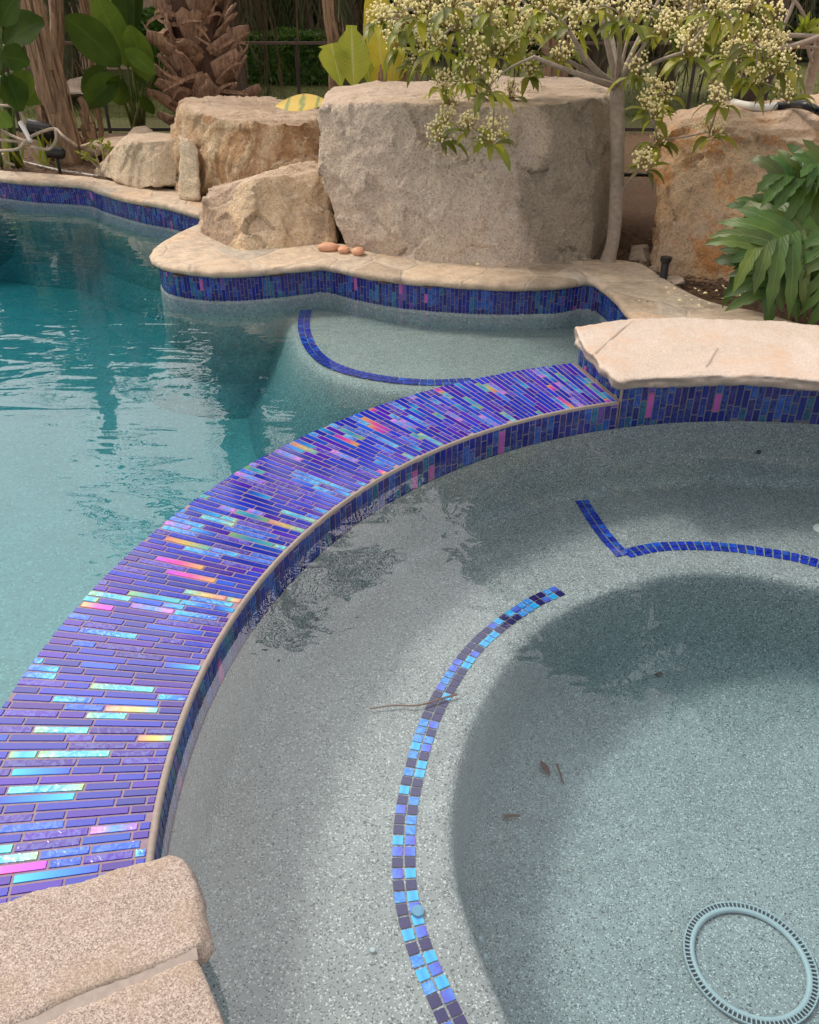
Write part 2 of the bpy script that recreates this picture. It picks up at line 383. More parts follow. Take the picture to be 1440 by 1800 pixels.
M_JET = plain('jet_plastic', (.10, .30, .48), .3, .15, 30, .05)
M_SLOT = plain('drain_slot_dark', (.06, .06, .07), .7, .2, 30, .05)
M_TWIG = plain('brown_twig', (.18, .08, .045), .8, .3, 30)
M_TWIGG = plain('pale_twig', (.42, .33, .25), .8, .3, 30)
M_DEADL = plain('dead_leaf', (.12, .04, .03), .8, .3, 30)
M_WALL = plain('stucco', (.58, .44, .33), .9, .08, 8)
M_WIN = plain('dark_window_glass', (.02, .025, .03), .08, .1, 8, .0)

# ------------------------------------------------------------------ tiles
COB = (.009, .022, .36); VIO = (.040, .010, .31); BLU = (.008, .070, .50); TEAL = (.006, .12, .25); TILEC = (COB, VIO, BLU, TEAL)
CY = [(.03, .33, .66), (.015, .17, .62), (.02, .06, .48)]; MINT = [(.09, .42, .42), (.03, .27, .55), (.20, .40, .16)]
PINK = [(.66, .34, .10), (.62, .07, .34), (.34, .05, .56)]; YEL = [(.09, .40, .38), (.46, .37, .09), (.52, .18, .15)]
PUR = [(.25, .1, .6), (.05, .2, .7), (.5, .12, .6)]
def pick(mode):
    COB, VIO, BLU, TEAL = TILEC
    q = rnd.random()
    def sh(c): 
        k = rnd.uniform(.75, 1.3); return tuple(min(1, x*k) for x in c)
    if mode == 'weir':
        if q < .37: return [sh(COB)]*3, .0, .0
        if q < .66: return [sh(VIO)]*3, .0, rnd.choice((.0, .5))
        if q < .76: return [sh(BLU)]*3, .25, rnd.choice((0., .6))
        if q < .86: return list(CY), .8, rnd.choice((0., 1.))
        if q < .91: return list(MINT), .9, rnd.choice((0., 1.))
        if q < .95: return list(PUR), .7, .6
        if q < .98: return list(PINK), .95, 0.
        return list(YEL), .95, rnd.choice((0., .5))
    if mode == 'band':
        COB, VIO, BLU, TEAL = (.008, .016, .20), (.022, .010, .15), (.008, .05, .30), (.006, .10, .20)
        if q < .5: return [sh(COB)]*3, 0, rnd.choice((0, .4))
        if q < .68: return [sh(VIO)]*3, 0, .2
        if q < .84: return [sh(BLU)]*3, .1, .5
        if q < .95: return [sh(TEAL)]*3, .3, .5
        if q < .985: return [(.12, .05, .3)]*3, .4, .3
        return [(.5, .1, .4)]*3, .6, 0
    if mode == 'deep':
        if q < .75: return [sh(COB)]*3, 0, .3
        return [sh(BLU)]*3, .1, .5
    if q < .36: return [(.022, .014, .11)]*3, 0, 0
    if q < .62: return [(.03, .5, .85), (.02, .32, .85), (.05, .5, .9)], .5, .2
    if q < .82: return [(.03, .22, .7)]*3, .4, 1.
    return [(.1, .07, .55), (.06, .12, .65), (.08, .2, .7)], .5, .3

def add_tile(mb, mp, s0, s1, t0, t1, mode, h=.0016, bev=.0009, along='t'):
    cols, iri, rip = pick(mode); h += rnd.uniform(-.0003, .0003)
    if rnd.random() < .5: cols = cols[::-1]
    n = 3; B = []; T = []
    for i in range(n):
        u = i/(n-1); row = []
        for k in (0, 1):
            if along == 't': s, t = (s0, s1)[k], t0+(t1-t0)*u; si, ti = s+(bev if k == 0 else -bev), t+(bev if i == 0 else -bev if i == n-1 else 0)
            else: t, s = (t0, t1)[k], s0+(s1-s0)*u; ti, si = t+(bev if k == 0 else -bev), s+(bev if i == 0 else -bev if i == n-1 else 0)
            tn = (*cols[i], iri)
            row.append((mb.vert(mp(s, t, 0), tn, rip), mb.vert(mp(si, ti, h), tn, rip)))
        B.append([x[0] for x in row]); T.append([x[1] for x in row])
    for i in range(n-1):
        mb.face((T[i][0], T[i][1], T[i+1][1], T[i+1][0]))
        mb.face((B[i][0], T[i][0], T[i+1][0], B[i+1][0])); mb.face((T[i][1], B[i][1], B[i+1][1], T[i+1][1]))
    mb.face((B[0][0], B[0][1], T[0][1], T[0][0])); mb.face((B[-1][1], B[-1][0], T[-1][0], T[-1][1]))
def strip_tiles(mb, mp, slen, t0, t1, pitch, lens, mode, g=.003):
    n = max(1, round(slen/pitch)); p = slen/n
    for i in range(n):
        t = t0-rnd.random()*lens[-1]*.9
        while t < t1:
            L = rnd.choice(lens); a, b = max(t, t0), min(t+L, t1)
            if b-a > .012: add_tile(mb, mp, i*p+g/2, (i+1)*p-g/2, a+(g/2 if a > t0 else 0), b-(g/2 if b < t1 else 0), mode)
            t += L
def mosaic_path(mb, pts, w=.0265, g=.004, rows=2, mode='mosaic', z=0):
    rs, L = resample(pts, w)
    n = len(rs)
    def nor(i):
        d = rs[min(i+1, n-1)]-rs[max(i-1, 0)]; return Vector((-d.y, d.x, 0)).normalized()
    for i in range(n-1):
        for k in range(rows):
            def mp(s, t, h, i=i):
                u = s; p = rs[i].lerp(rs[i+1], u); nn = nor(i).lerp(nor(i+1), u)
                return p+nn*t+Vector((0, 0, z+h))
            e = g/2/w; jx = rnd.uniform(-.03, .03)
            add_tile(mb, mp, e+jx, 1-e+jx, (k-rows/2)*w+g/2, (k-rows/2+1)*w-g/2, mode, bev=.0, h=.002)
# NB: bev in s is a fraction there, so it stays 0

# ------------------------------------------------------------------ spa angles
aR = ang(G(1086, 703, 0)); aL = ang(G(286, 1500, 0))
if aL < 0: aL += 2*math.pi
if aR < 0: aR += 2*math.pi
A0, A1 = aR, aL+.10                     # the spillway runs from A0 (right end) round to A1 (under the near slab)

# ------------------------------------------------------------------ pool outline
FRONT = [(-420, 268), (-150, 292), (0, 311), (60, 317), (140, 322), (175, 333), (235, 349), (300, 361), (350, 376), (364, 385), (348, 393),
         (318, 406), (284, 424), (268, 439), (266, 451), (284, 465), (340, 474), (400, 476), (480, 471), (545, 464), (572, 463), (620, 474),
         (690, 486), (780, 494), (880, 498), (980, 496), (1035, 490), (1060, 502), (1088, 529), (1112, 556), (1150, 600), (1190, 650)]
BACK = [(-420, 258), (-150, 282), (0, 299), (60, 303), (140, 309), (175, 314), (235, 323), (300, 331), (400, 342), (420, 350), (440, 362),
        (450, 380), (452, 395), (456, 405), (462, 412), (470, 418), (490, 422), (510, 424), (540, 426), (570, 428), (600, 430), (640, 438),
        (700, 445), (790, 450), (880, 455), (980, 458), (1050, 456), (1120, 462), (1162, 486), (1230, 524), (1330, 548), (1470, 585)]
fw = catmull([G(x, y, Z_COP) for x, y in FRONT], 10); bw = catmull([G(x, y, Z_COP) for x, y in BACK], 10)
def offs(path, d):
    o = []
    for i, p in enumerate(path):
        t = path[min(i+1, len(path)-1)]-path[max(i-1, 0)]; nn = Vector((-t.y, t.x, 0)).normalized(); o.append(p+nn*d)
    return o
wall = offs(fw, .035)                    # tiled pool wall, set back under the stone nosing
wall = [Vector((p.x, p.y, 0)) for p in wall]
wall = [p for p in wall if (p-Vector((SC.x, SC.y, 0))).length > 2.05]
aE = ang(wall[-1]); aS = A1+.9
arc = [pol(2.07, aE+(aS-aE)*i/60) for i in range(61)]
pool_poly = [Vector((-9, wall[0].y+.2, 0))]+wall+arc+[Vector((-1.8, -2.5, 0)), Vector((-9, -2.5, 0))]

# ------------------------------------------------------------------ ground
POLY2 = [(p.x, p.y) for p in pool_poly]
def build_ground():
    mb = MB()
    xs = list(np.arange(-9.6, 6.01, .075)); ys = list(np.arange(-3, 9.75, .075)); idx = {}
    def hz(x, y): return -.012+.018*fbm(Vector((x*1.7, y*1.7, 0)), 3)
    for i in range(len(xs)-1):
        for j in range(len(ys)-1):
            cx, cy = xs[i]+.04, ys[j]+.04
            if (Vector((cx, cy, 0))-SC).length < 2.1 or inside((cx, cy), POLY2): continue
            q = []
            for a, b in ((i, j), (i+1, j), (i+1, j+1), (i, j+1)):
                if (a, b) not in idx: idx[a, b] = mb.vert((xs[a], ys[b], hz(xs[a], ys[b])))
                q.append(idx[a, b])
            mb.face(q)
    o = mb.build('soil_ground', M_SOIL, smooth=True); tag(o, kind='structure')
    b = MB()
    for (x0, y0, x1, y1) in ((-60, -30, -9.6, 9.75), (6, -30, 60, 9.75), (-9.6, -30, 6, -3)):
        b.face([b.vert((x0, y0, -.015)), b.vert((x1, y0, -.015)), b.vert((x1, y1, -.015)), b.vert((x0, y1, -.015))])
    tag(b.build('outer_ground', M_SOIL), kind='structure')
    b = MB()
    pts = {}
    for i in range(41):
        for j in range(31):
            x = -60+i*3; y = 9.7+(j/30)**2*120
            pts[i, j] = b.vert((x, y, -.11 if y > 11 else -.04+.03*math.sin(x)*(y < 10)))
    for i in range(40):
        for j in range(30): b.face((pts[i, j], pts[i+1, j], pts[i+1, j+1], pts[i, j+1]))
    tag(b.build('lawn', M_LAWN), kind='structure')
build_ground()

# ------------------------------------------------------------------ swimming pool
def build_pool():
    ws, L = resample(wall, .05)
    pool = empty('swimming_pool', (-2.2, 3.2, ZPF), 'freeform swimming pool with blue tile waterline and pale plaster, full of teal water', 'swimming pool')
    # floor
    b = MB(); b.face([b.vert((p.x, p.y, ZPF)) for p in pool_poly]); b.build('pool_floor', M_POOL, pool)
    # walls
    b = MB(); n = len(ws); pr = [(-.004, 0), (-.13, 0.002), (-.16, -.01), (-.45, -.02), (-.6, -.07), (ZPF+.002, -.2)]
    rows = []
    for i, p in enumerate(ws):
        t = ws[min(i+1, n-1)]-ws[max(i-1, 0)]; nn = Vector((-t.y, t.x, 0)).normalized()
        rows.append([b.vert(p+nn*(o if k > 1 else .004)+Vector((0, 0, z))) for k, (z, o) in enumerate(pr)])
    for r0, r1 in zip(rows, rows[1:]):
        for k in range(len(pr)-1): b.face((r0[k], r0[k+1], r1[k+1], r1[k]))
    cl = [Vector((-1.8, -2.5, 0)), Vector((-9, -2.5, 0)), Vector((-9, wall[0].y+.2, 0)), wall[0]]
    for p, q in zip(cl, cl[1:]):
        b.face([b.vert(p+Vector((0, 0, ZPF))), b.vert(q+Vector((0, 0, ZPF))), b.vert(q), b.vert(p)])
    b.build('pool_wall', M_POOL, pool, smooth=False)
    # tile band
    fine, L = resample(wall, .018)
    def mp(s, t, h):
        i = s/L*(len(fine)-1); k = min(int(i), len(fine)-2); u = i-k
        p = fine[k].lerp(fine[k+1], u); d = fine[min(k+2, len(fine)-1)]-fine[max(k-1, 0)]; nn = Vector((-d.y, d.x, 0)).normalized()
        return p-nn*(h+.001)+Vector((0, 0, t))
    b = MB(); strip_tiles(b, mp, L, -.155, -.012, .02, (.045, .06, .09), 'band', .0028); b.build('waterline_tiles', M_TILE, pool)
    b = MB(); rr = [(b.vert(mp(L*i/600, -.005, -.0002)), b.vert(mp(L*i/600, -.158, -.0002))) for i in range(601)]
    for (a, c), (d, e) in zip(rr, rr[1:]): b.face((a, c, e, d))
    b.build('waterline_grout', M_GROUTD, pool)
    # shelf
    z = -.225
    out = [(492, 500), (497, 530), (502, 560), (510, 595), (528, 628), (568, 656), (640, 678), (720, 690), (800, 694), (880, 690), (980, 700)]
    so = [G(x, y, z) for x, y in out]
    so = catmull(so, 6)
    i0 = min(range(len(wall)), key=lambda i: (wall[i]-Vector((so[0].x, so[0].y, 0))).length)
    back = [p+Vector((0, 0, 0)) for p in wall[i0:]]
    edge = [Vector((p.x, p.y, 0)) for p in so]
    poly = [*edge, *[pol(2.05, aS2) for aS2 in np.linspace(ang(edge[-1]), aE, 12)], *back[::-1]]
    b = MB()
    # rounded nosing loops round the free edge
    prof = [(.10, 0), (.06, -.004), (.03, -.014), (0.005, -.04), (-.03, -.12), (-.12, -.3), (-.26, -.53)]
    nn_ = []
    for i, p in enumerate(edge):
        t = edge[min(i+1, len(edge)-1)]-edge[max(i-1, 0)]; nn_.append(Vector((-t.y, t.x, 0)).normalized())
    rows = [[b.vert(p+m*o+Vector((0, 0, z+dz))) for o, dz in prof] for p, m in zip(edge, nn_)]
    for r0, r1 in zip(rows, rows[1:]):
        for k in range(len(prof)-1): b.face((r0[k], r0[k+1], r1[k+1], r1[k]))
    top = [p+m*.10 for p, m in zip(edge, nn_)]+poly[len(edge):]
    b.face([b.vert(Vector((p.x, p.y, z))) for p in top])
    sh = b.build('tanning_shelf', M_SPA, pool, smooth=True)
    b = MB(); path = [G(x, y, z) for x, y in [(538, 546), (534, 570), (538, 592), (550, 616), (575, 638), (612, 653), (660, 664), (715, 671), (770, 673), (830, 670)]]
    mosaic_path(b, catmull([Vector((p.x, p.y, 0)) for p in path], 8), .034, .004, 2, 'deep', z+.002)
    b.build('mosaic_trim', M_TILE, sh)
    # far step at the left
    b = MB(); pts = [G(x, y, -.18) for x, y in [(-300, 330), (110, 343), (150, 349), (60, 356), (0, 360), (-300, 366)]]
    lo = [b.vert((p.x, p.y, ZPF)) for p in pts]; hi = [b.vert((p.x, p.y, -.18)) for p in pts]; b.face(hi)
    for i in range(len(pts)): b.face((lo[i], lo[(i+1) % len(pts)], hi[(i+1) % len(pts)], hi[i]))
    b.build('entry_step', M_SPA, pool)
    # little round return fitting in the far tile band
    c = G(78, 328, -.06); b = MB(); b.tube([c+Vector((0, .06, 0)), c+Vector((0, -.01, 0))], [.02, .016], 12); b.build('return_fitting', M_WHITE, pool)
    # water
    b = MB(); t_ = [b.vert((p.x, p.y, Z_POOL)) for p in pool_poly]; l_ = [b.vert((p.x, p.y, -1.3)) for p in pool_poly]
    b.face(t_); b.face(l_[::-1]); n = len(t_)
    for i in range(n): b.face((t_[(i+1) % n], t_[i], l_[i], l_[(i+1) % n]))
    bm = bmesh.new(); o = b.build('pool_water', M_WPOOL); bm.from_mesh(o.data); bmesh.ops.recalc_face_normals(bm, faces=bm.faces); bm.to_mesh(o.data); bm.free()
    tag(o, kind='structure')
build_pool()

def build_coping():
    b = MB(); n = len(fw); rows = []
    for i in range(n):
        a, c = fw[i], bw[i]; j = .018*fbm(Vector((a.x*3.2, a.y*3.2, 3)), 4)
        d = (a-c); d.z = 0; d.normalize()
        row = []
        for k in range(13):
            u = 1-(1-k/12)**1.0; p = c.lerp(a, u)
            z = Z_COP+.006*fbm(Vector((p.x*4, p.y*4, 1)), 3)+.004*fbm(Vector((p.x*1.3, p.y*1.3, 7)), 2)
            if k == 12: p = p+d*j-d*.012; 
            row.append(b.vert((p.x, p.y, z-(.003 if k == 12 else 0))))
        for q, (o_, z) in enumerate([(.0, -.010), (.004, -.022), (-.004, -.034), (-.018, -.043), (-.12, -.044)]):
            e = .005*fbm(Vector((a.x*9, a.y*9, q*2.1)), 3)
            p = a+d*(j+o_+e); row.append(b.vert((p.x, p.y, Z_COP+z+(e*.6 if q < 4 else 0))))
        rows.append(row)
    m = len(rows[0])
    for r0, r1 in zip(rows, rows[1:]):
        for k in range(m-1): b.face((r0[k], r1[k], r1[k+1], r0[k+1]))
    o = b.build('flagstone_coping', M_FLAG, origin=G(600, 470, 0), smooth=True)
    tag(o, 'curving coping of tan and grey flagstones along the far pool edge', 'coping')
    o.data.polygons.foreach_set('use_smooth', [True]*len(o.data.polygons))
build_coping()

# ------------------------------------------------------------------ spa
ZB = -.385
def build_spa():
    spa = empty('spa', (SC.x, SC.y, -.76), 'round raised spa with speckled plaster bench and deep footwell at right', 'spa')
    fp = [(1080, 1050), (1010, 1080), (960, 1110), (870, 1220), (820, 1330), (797, 1450), (803, 1560), (835, 1655), (890, 1790), (1200, 1020), (1320, 1022), (1430, 1045)]
    pr = sorted((ang(Vector(G(x, y, ZB-.03))) % (2*math.pi), (G(x, y, ZB-.03)-Vector((SC.x, SC.y, ZB-.03))).length) for x, y in fp)
    pr = pr+[(pr[-1][0]+.5, 1.1), (pr[0][0]-.5+2*math.pi, 1.0)]
    pr.sort(); A = np.array([p[0] for p in pr]); B = np.array([p[1] for p in pr])
    def rf(a):
        a %= 2*math.pi; return float(np.interp(a, A, B, period=2*math.pi))
    N = 240; raw = [rf(2*math.pi*i/N) for i in range(N)]
    for _ in range(4): raw = [(raw[i-1]+2*raw[i]+raw[(i+1) % N])/4 for i in range(N)]
    b = MB(); rows = []
    for i in range(N):
        a = 2*math.pi*i/N; r = raw[i]
        pf = [(R1+.002, -.11), (R1+.003, -.33), (R1-.004, -.36), (R1-.018, ZB+.006), (R1-.04, ZB), ((R1+r)/2, ZB), (r+.035, ZB), (r+.016, ZB-.003), (r+.005, ZB-.011),
              (r-.002, ZB-.026), (r-.005, ZB-.05), (r-.014, -.60), (r-.026, -.68), (r-.05, -.73), (r-.09, -.75), (r-.3, -.757), (r*.4, -.76)]
        rows.append([b.vert(pol(q, a, z)) for q, z in pf]); m = len(pf)
    for i in range(N):
        r0, r1 = rows[i], rows[(i+1) % N]
        for k in range(m-1): b.face((r0[k], r1[k], r1[k+1], r0[k+1]))
    b.face([rows[i][-1] for i in range(N)])
    sh = b.build('spa_shell', M_SPA, spa, smooth=True)
    # ring wall under the coping (non-spillway part)
    b = MB(); K = 120
    def ring(b, a0, a1, ztop, r0, r1, n):
        q = []
        for i in range(n+1):
            a = a0+(a1-a0)*i/n; q.append([b.vert(pol(r0, a, -1.2)), b.vert(pol(r0, a, ztop)), b.vert(pol(r1, a, ztop)), b.vert(pol(r1, a, -1.2))])
        for x, y in zip(q, q[1:]):
            for k in range(3): b.face((x[k], x[k+1], y[k+1], y[k]))
        b.face(q[0]); b.face(q[-1][::-1])
    ring(b, A1+.001, A0+2*math.pi-.004, .094, R1+.006, R2-.03, K)
    b.build('ring_wall', M_TRIM, spa)
    # waterline band, tall part
    def mp(s, t, h, r=R1+.006):
        return pol(r-h, A1+.02+s/R1, t)
    L = R1*(A0+2*math.pi-A1-.025)
    b = MB(); strip_tiles(b, mp, L, -.112, .0925, .0265, (.05, .075, .1), 'band', .0035); b.build('waterline_tiles', M_TILE, spa)
    b = MB(); rr = [(b.vert(mp(L*i/200, .093, .0004)), b.vert(mp(L*i/200, -.115, .0004))) for i in range(201)]
    for (a, c), (d, e) in zip(rr, rr[1:]): b.face((a, c, e, d))
    b.build('waterline_grout', M_GROUTD, spa)
    # mosaics on the bench
    def trim(pts, mode):
        b = MB(); q = catmull([Vector((p.x, p.y, 0)) for p in [G(x, y, ZB) for x, y in pts]], 8)
        mosaic_path(b, q, .0285, .0048, 2, mode, ZB+.001); b.build('mosaic_trim', M_TILE, sh)
    trim([(985, 1038), (930, 1064), (850, 1124), (800, 1186), (757, 1265), (728, 1360), (712, 1450), (712, 1560), (735, 1660), (780, 1765), (830, 1870)], 'mosaic')
    trim([(1018, 873), (1038, 905), (1062, 940), (1096, 978)], 'deep')
    trim([(1100, 974), (1150, 963), (1200, 960), (1250, 961), (1300, 965), (1350, 972), (1400, 981), (1450, 994), (1520, 1012)], 'deep')
    # drain
    zf = -.756
    ctr = G(1318, 1692, zf); rr_ = ((G(1207, 1650, zf)-ctr).length+(G(1437, 1740, zf)-ctr).length+(G(1290, 1797, zf)-ctr).length)/3
    b = MB(); K = 72
    def annulus(b, pr, K=72):
        q = [[b.vert(ctr+Vector((r*math.cos(a), r*math.sin(a), z))) for r, z in pr] for a in (2*math.pi*i/K for i in range(K))]
        for i in range(K):
            for k in range(len(pr)-1): b.face((q[i][k], q[(i+1) % K][k], q[(i+1) % K][k+1], q[i][k+1]))
    annulus(b, [(rr_*.83, .002), (rr_*.84, .006), (rr_*.86, .009), (rr_*.90, .009), (rr_*.915, .007), (rr_*.915, .002)])
    dr = b.build('floor_drain', M_DRAIN, spa, smooth=True)
    b = MB(); annulus(b, [(rr_*.91, .004), (rr_*1.0, .004)]); b.build('slot_well', M_SLOT, dr)
    b = MB(); annulus(b, [(rr_*.985, .004), (rr_*.99, .0075), (rr_*1.01, .0075), (rr_*1.015, .002)])
    for i in range(90):
        a = 2*math.pi*i/90; u = Vector((math.cos(a), math.sin(a), 0)); v = Vector((-u.y, u.x, 0)); w_ = .0016
        c = [ctr+u*(rr_*x)+v*(w_*y)+Vector((0, 0, .0085)) for x, y in ((.9, -1), (1., -1), (1., 1), (.9, 1))]; b.face([b.vert(p) for p in c])
    b.build('slot_grate', M_DRAIN, dr)
    # small fittings
    def fitting(c, nrm, r, m=M_WHITE):
        b = MB(); nrm = Vector(nrm).normalized(); b.tube([c, c+nrm*.006, c+nrm*.0065, c+nrm*.001], [r, r*.9, r*.45, r*.4], 18); return b.build('jet_fitting', m, spa, smooth=False)
    fitting(G(735, 1603, ZB+.003), (0, 0, 1), .0145, M_JET)
    fitting(G(655, 1672, ZB+.001), (0, 0, 1), .006, M_DRAIN)
    for px, py in ((845, 1653), (853, 1684)):
        p = G(px, py, -.55); a = ang(p); fitting(pol((p-Vector((SC.x, SC.y, p.z))).length, a, -.55), -Vector((math.cos(a), math.sin(a), -.4)), .009, M_DRAIN)
    fitting(G(1444, 930, ZB+.001), (0, 0, 1), .03)
    p = G(1315, 752, -.22); a = ang(p); fitting(pol(R1-.0, a, -.24), -Vector((math.cos(a), math.sin(a), 0)), .009, M_SLOT)
    # water
    b = MB(); K = 180; t_ = [b.vert(pol(R1+.005, 2*math.pi*i/K, Z_SPA)) for i in range(K)]; l_ = [b.vert(pol(R1+.005, 2*math.pi*i/K, -1.0)) for i in range(K)]
    b.face(t_); b.face(l_[::-1])
    for i in range(K): b.face((t_[(i+1) % K], t_[i], l_[i], l_[(i+1) % K]))
    o = b.build('spa_water', M_WSPA); bm = bmesh.new(); bm.from_mesh(o.data); bmesh.ops.recalc_face_normals(bm, faces=bm.faces); bm.to_mesh(o.data); bm.free()
    tag(o, kind='structure')

    # ---- spillway between spa and pool
    sw = empty('spillway', pol((R1+R2)/2, (A0+A1)/2, -1.0), 'curved spillway wall capped in iridescent blue glass strip tiles', 'spillway')
    b = MB(); ring(b, A0, A1, -.0035, R1+.006, R2-.006, 140); b.build('spillway_wall', M_GROUT, sw)
    def mt(s, t, h): return pol(t, A0+.004+s/((R1+R2)/2), -.0032+h)
    L = (R1+R2)/2*(A1-A0-.004)
    b = MB(); strip_tiles(b, mt, L, R1+.0165, R2-.004, .0212, (.058, .088, .117, .146), 'weir', .0046); b.build('spillway_top_tiles', M_TILE, sw)
    def mi(s, t, h): return pol(R1+.006-h, A0+.002+s/R1, t)
    L = R1*(A1-A0-.002)
    b = MB(); strip_tiles(b, mi, L, -.112, -.006, .0265, (.05, .075, .1), 'band', .0035); b.build('spillway_inner_tiles', M_TILE, sw)
    def mo(s, t, h): return pol(R2-.006+h, A0+s/R2, t)
    L = R2*(A1-A0)
    b = MB(); strip_tiles(b, mo, L, -.2, -.006, .0265, (.05, .075, .1), 'band', .0035); b.build('spillway_outer_tiles', M_TILE, sw)
    b = MB(); K = 160
    q = []
    for i in range(K+1):
        a = A0+.001+(A1-A0)*i/K; e = .0012*fbm(Vector((a*40, 0, 0)), 2)
        q.append([b.vert(pol(r+e, a, z)) for r, z in ((R1+.0035, -.012), (R1+.002, -.004), (R1+.006, .0005), (R1+.011, .0004), (R1+.0155, -.0035))])
    for x, y in zip(q, q[1:]):
        for k in range(4): b.face((x[k], x[k+1], y[k+1], y[k]))
    b.build('edge_trim', M_TRIM, sw, smooth=True)
    # tiled return face at the right end (between spillway and raised slab)
    def me(s, t, h): 
        p = pol(R1+.02+s, A0-.004, t); d = Vector((-math.sin(A0), math.cos(A0), 0)); return p+d*(h+.001)
    b = MB(); strip_tiles(b, me, R2-R1-.05, .002, .093, .02, (.05, .09), 'band', .003); b.build('end_face_tiles', M_TILE, sw)
build_spa()

# ------------------------------------------------------------------ raised slabs
def slab(name, label, outl, z0, z1, mat, amp, seed, vox=.0085):
    def disp(p, n):
        q = p+Vector((seed*3.1, seed, 0))
        side = 1-abs(n.z)
        d = n*(amp*fbm(q*7, 5)+amp*.5*fbm(q*28, 3))
        d += n*side*(.014*fbm(Vector((q.x*8, q.y*8, q.z*40)), 4)+.008*fbm(q*3, 2))
        return d
    c = sum(outl, Vector((0, 0, 0)))/len(outl); c.z = z0
    o = stone_from(prism_bm(outl, z0, z1), name, mat, vox, disp, 1, c)
    return tag(o, label, 'stone slab')
def seg(a0, a1, ri, ro, n=10): return [pol(ri, a0+(a1-a0)*i/n) for i in range(n+1)]+[pol(ro, a1+(a0-a1)*i/n) for i in range(n+1)]
zt = Z_SLAB
def gp(pts): 
    o = [G(x, y, zt) for x, y in pts]; return [Vector((p.x, p.y, 0)) for p in o]
# far right run
s1 = gp([(1010, 573), (1060, 565), (1118, 559), (1200, 557), (1290, 560), (1370, 563), (1440, 571), (1560, 592), (1700, 640), (1640, 720), (1500, 676), (1440, 668), (1340, 660), (1238, 659), (1150, 662), (1092, 666), (1078, 662), (1070, 648), (1056, 642), (1045, 622), (1032, 614), (1018, 594)])
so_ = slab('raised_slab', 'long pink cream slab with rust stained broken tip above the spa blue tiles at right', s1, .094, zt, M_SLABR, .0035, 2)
M_SJ = grout_mat('slab_joint', (.46, .37, .30))
for jp in ([(1119, 561), (1092, 580), (1070, 600), (1046, 622)], [(1262, 612), (1250, 632), (1241, 646)]):
    b = MB(); q, _ = resample(gp(jp), .02); pq = offs(q, .003); pr_ = offs(q, -.003)
    vv = [(b.vert(a+Vector((0, 0, zt+.0025))), b.vert(c+Vector((0, 0, zt+.0025)))) for a, c in zip(pq, pr_)]
    for (a, c), (d, e) in zip(vv, vv[1:]): b.face((a, d, e, c))
    b.build('joint_line', M_SJ, so_)
# near left run
f1 = gp([(-420, 1700), (-200, 1640), (0, 1582), (80, 1560), (160, 1541), (205, 1520), (262, 1508), (300, 1496), (322, 1500), (336, 1520), (346, 1570), (352, 1620), (358, 1660), (340, 1668), (250, 1705), (120, 1760), (60, 1790), (-100, 1850), (-420, 1960)])
slab('raised_slab', 'speckled granite slab over the near end of the blue spillway', f1, .09, zt, M_SLABF, .0018, 4, .0075)
f2 = gp([(-420, 1972), (-100, 1862), (62, 1798), (122, 1768), (252, 1712), (342, 1676), (356, 1690), (378, 1750), (402, 1806), (440, 1890), (420, 2000), (200, 2100), (-300, 2200)])
slab('raised_slab', 'pinkish granite slab cut by the bottom edge, nearest the viewer', f2, .09, zt-.002, M_SLABF, .0018, 5, .0075)
b = MB(); q = gp([(-420, 1966), (-100, 1856), (61, 1794), (121, 1764), (251, 1708), (330, 1675), (346, 1670)])
pq = offs(q, .012); pr_ = offs(q, -.012); vv = [(b.vert(a+Vector((0, 0, zt-.004))), b.vert(c+Vector((0, 0, zt-.004)))) for a, c in zip(pq, pr_)]
for (a, c), (d, e) in zip(vv, vv[1:]): b.face((a, d, e, c))
tag(b.build('mortar_joint', M_TRIM, origin=q[3]), 'thin mortar joint between the two near granite slabs', 'mortar')

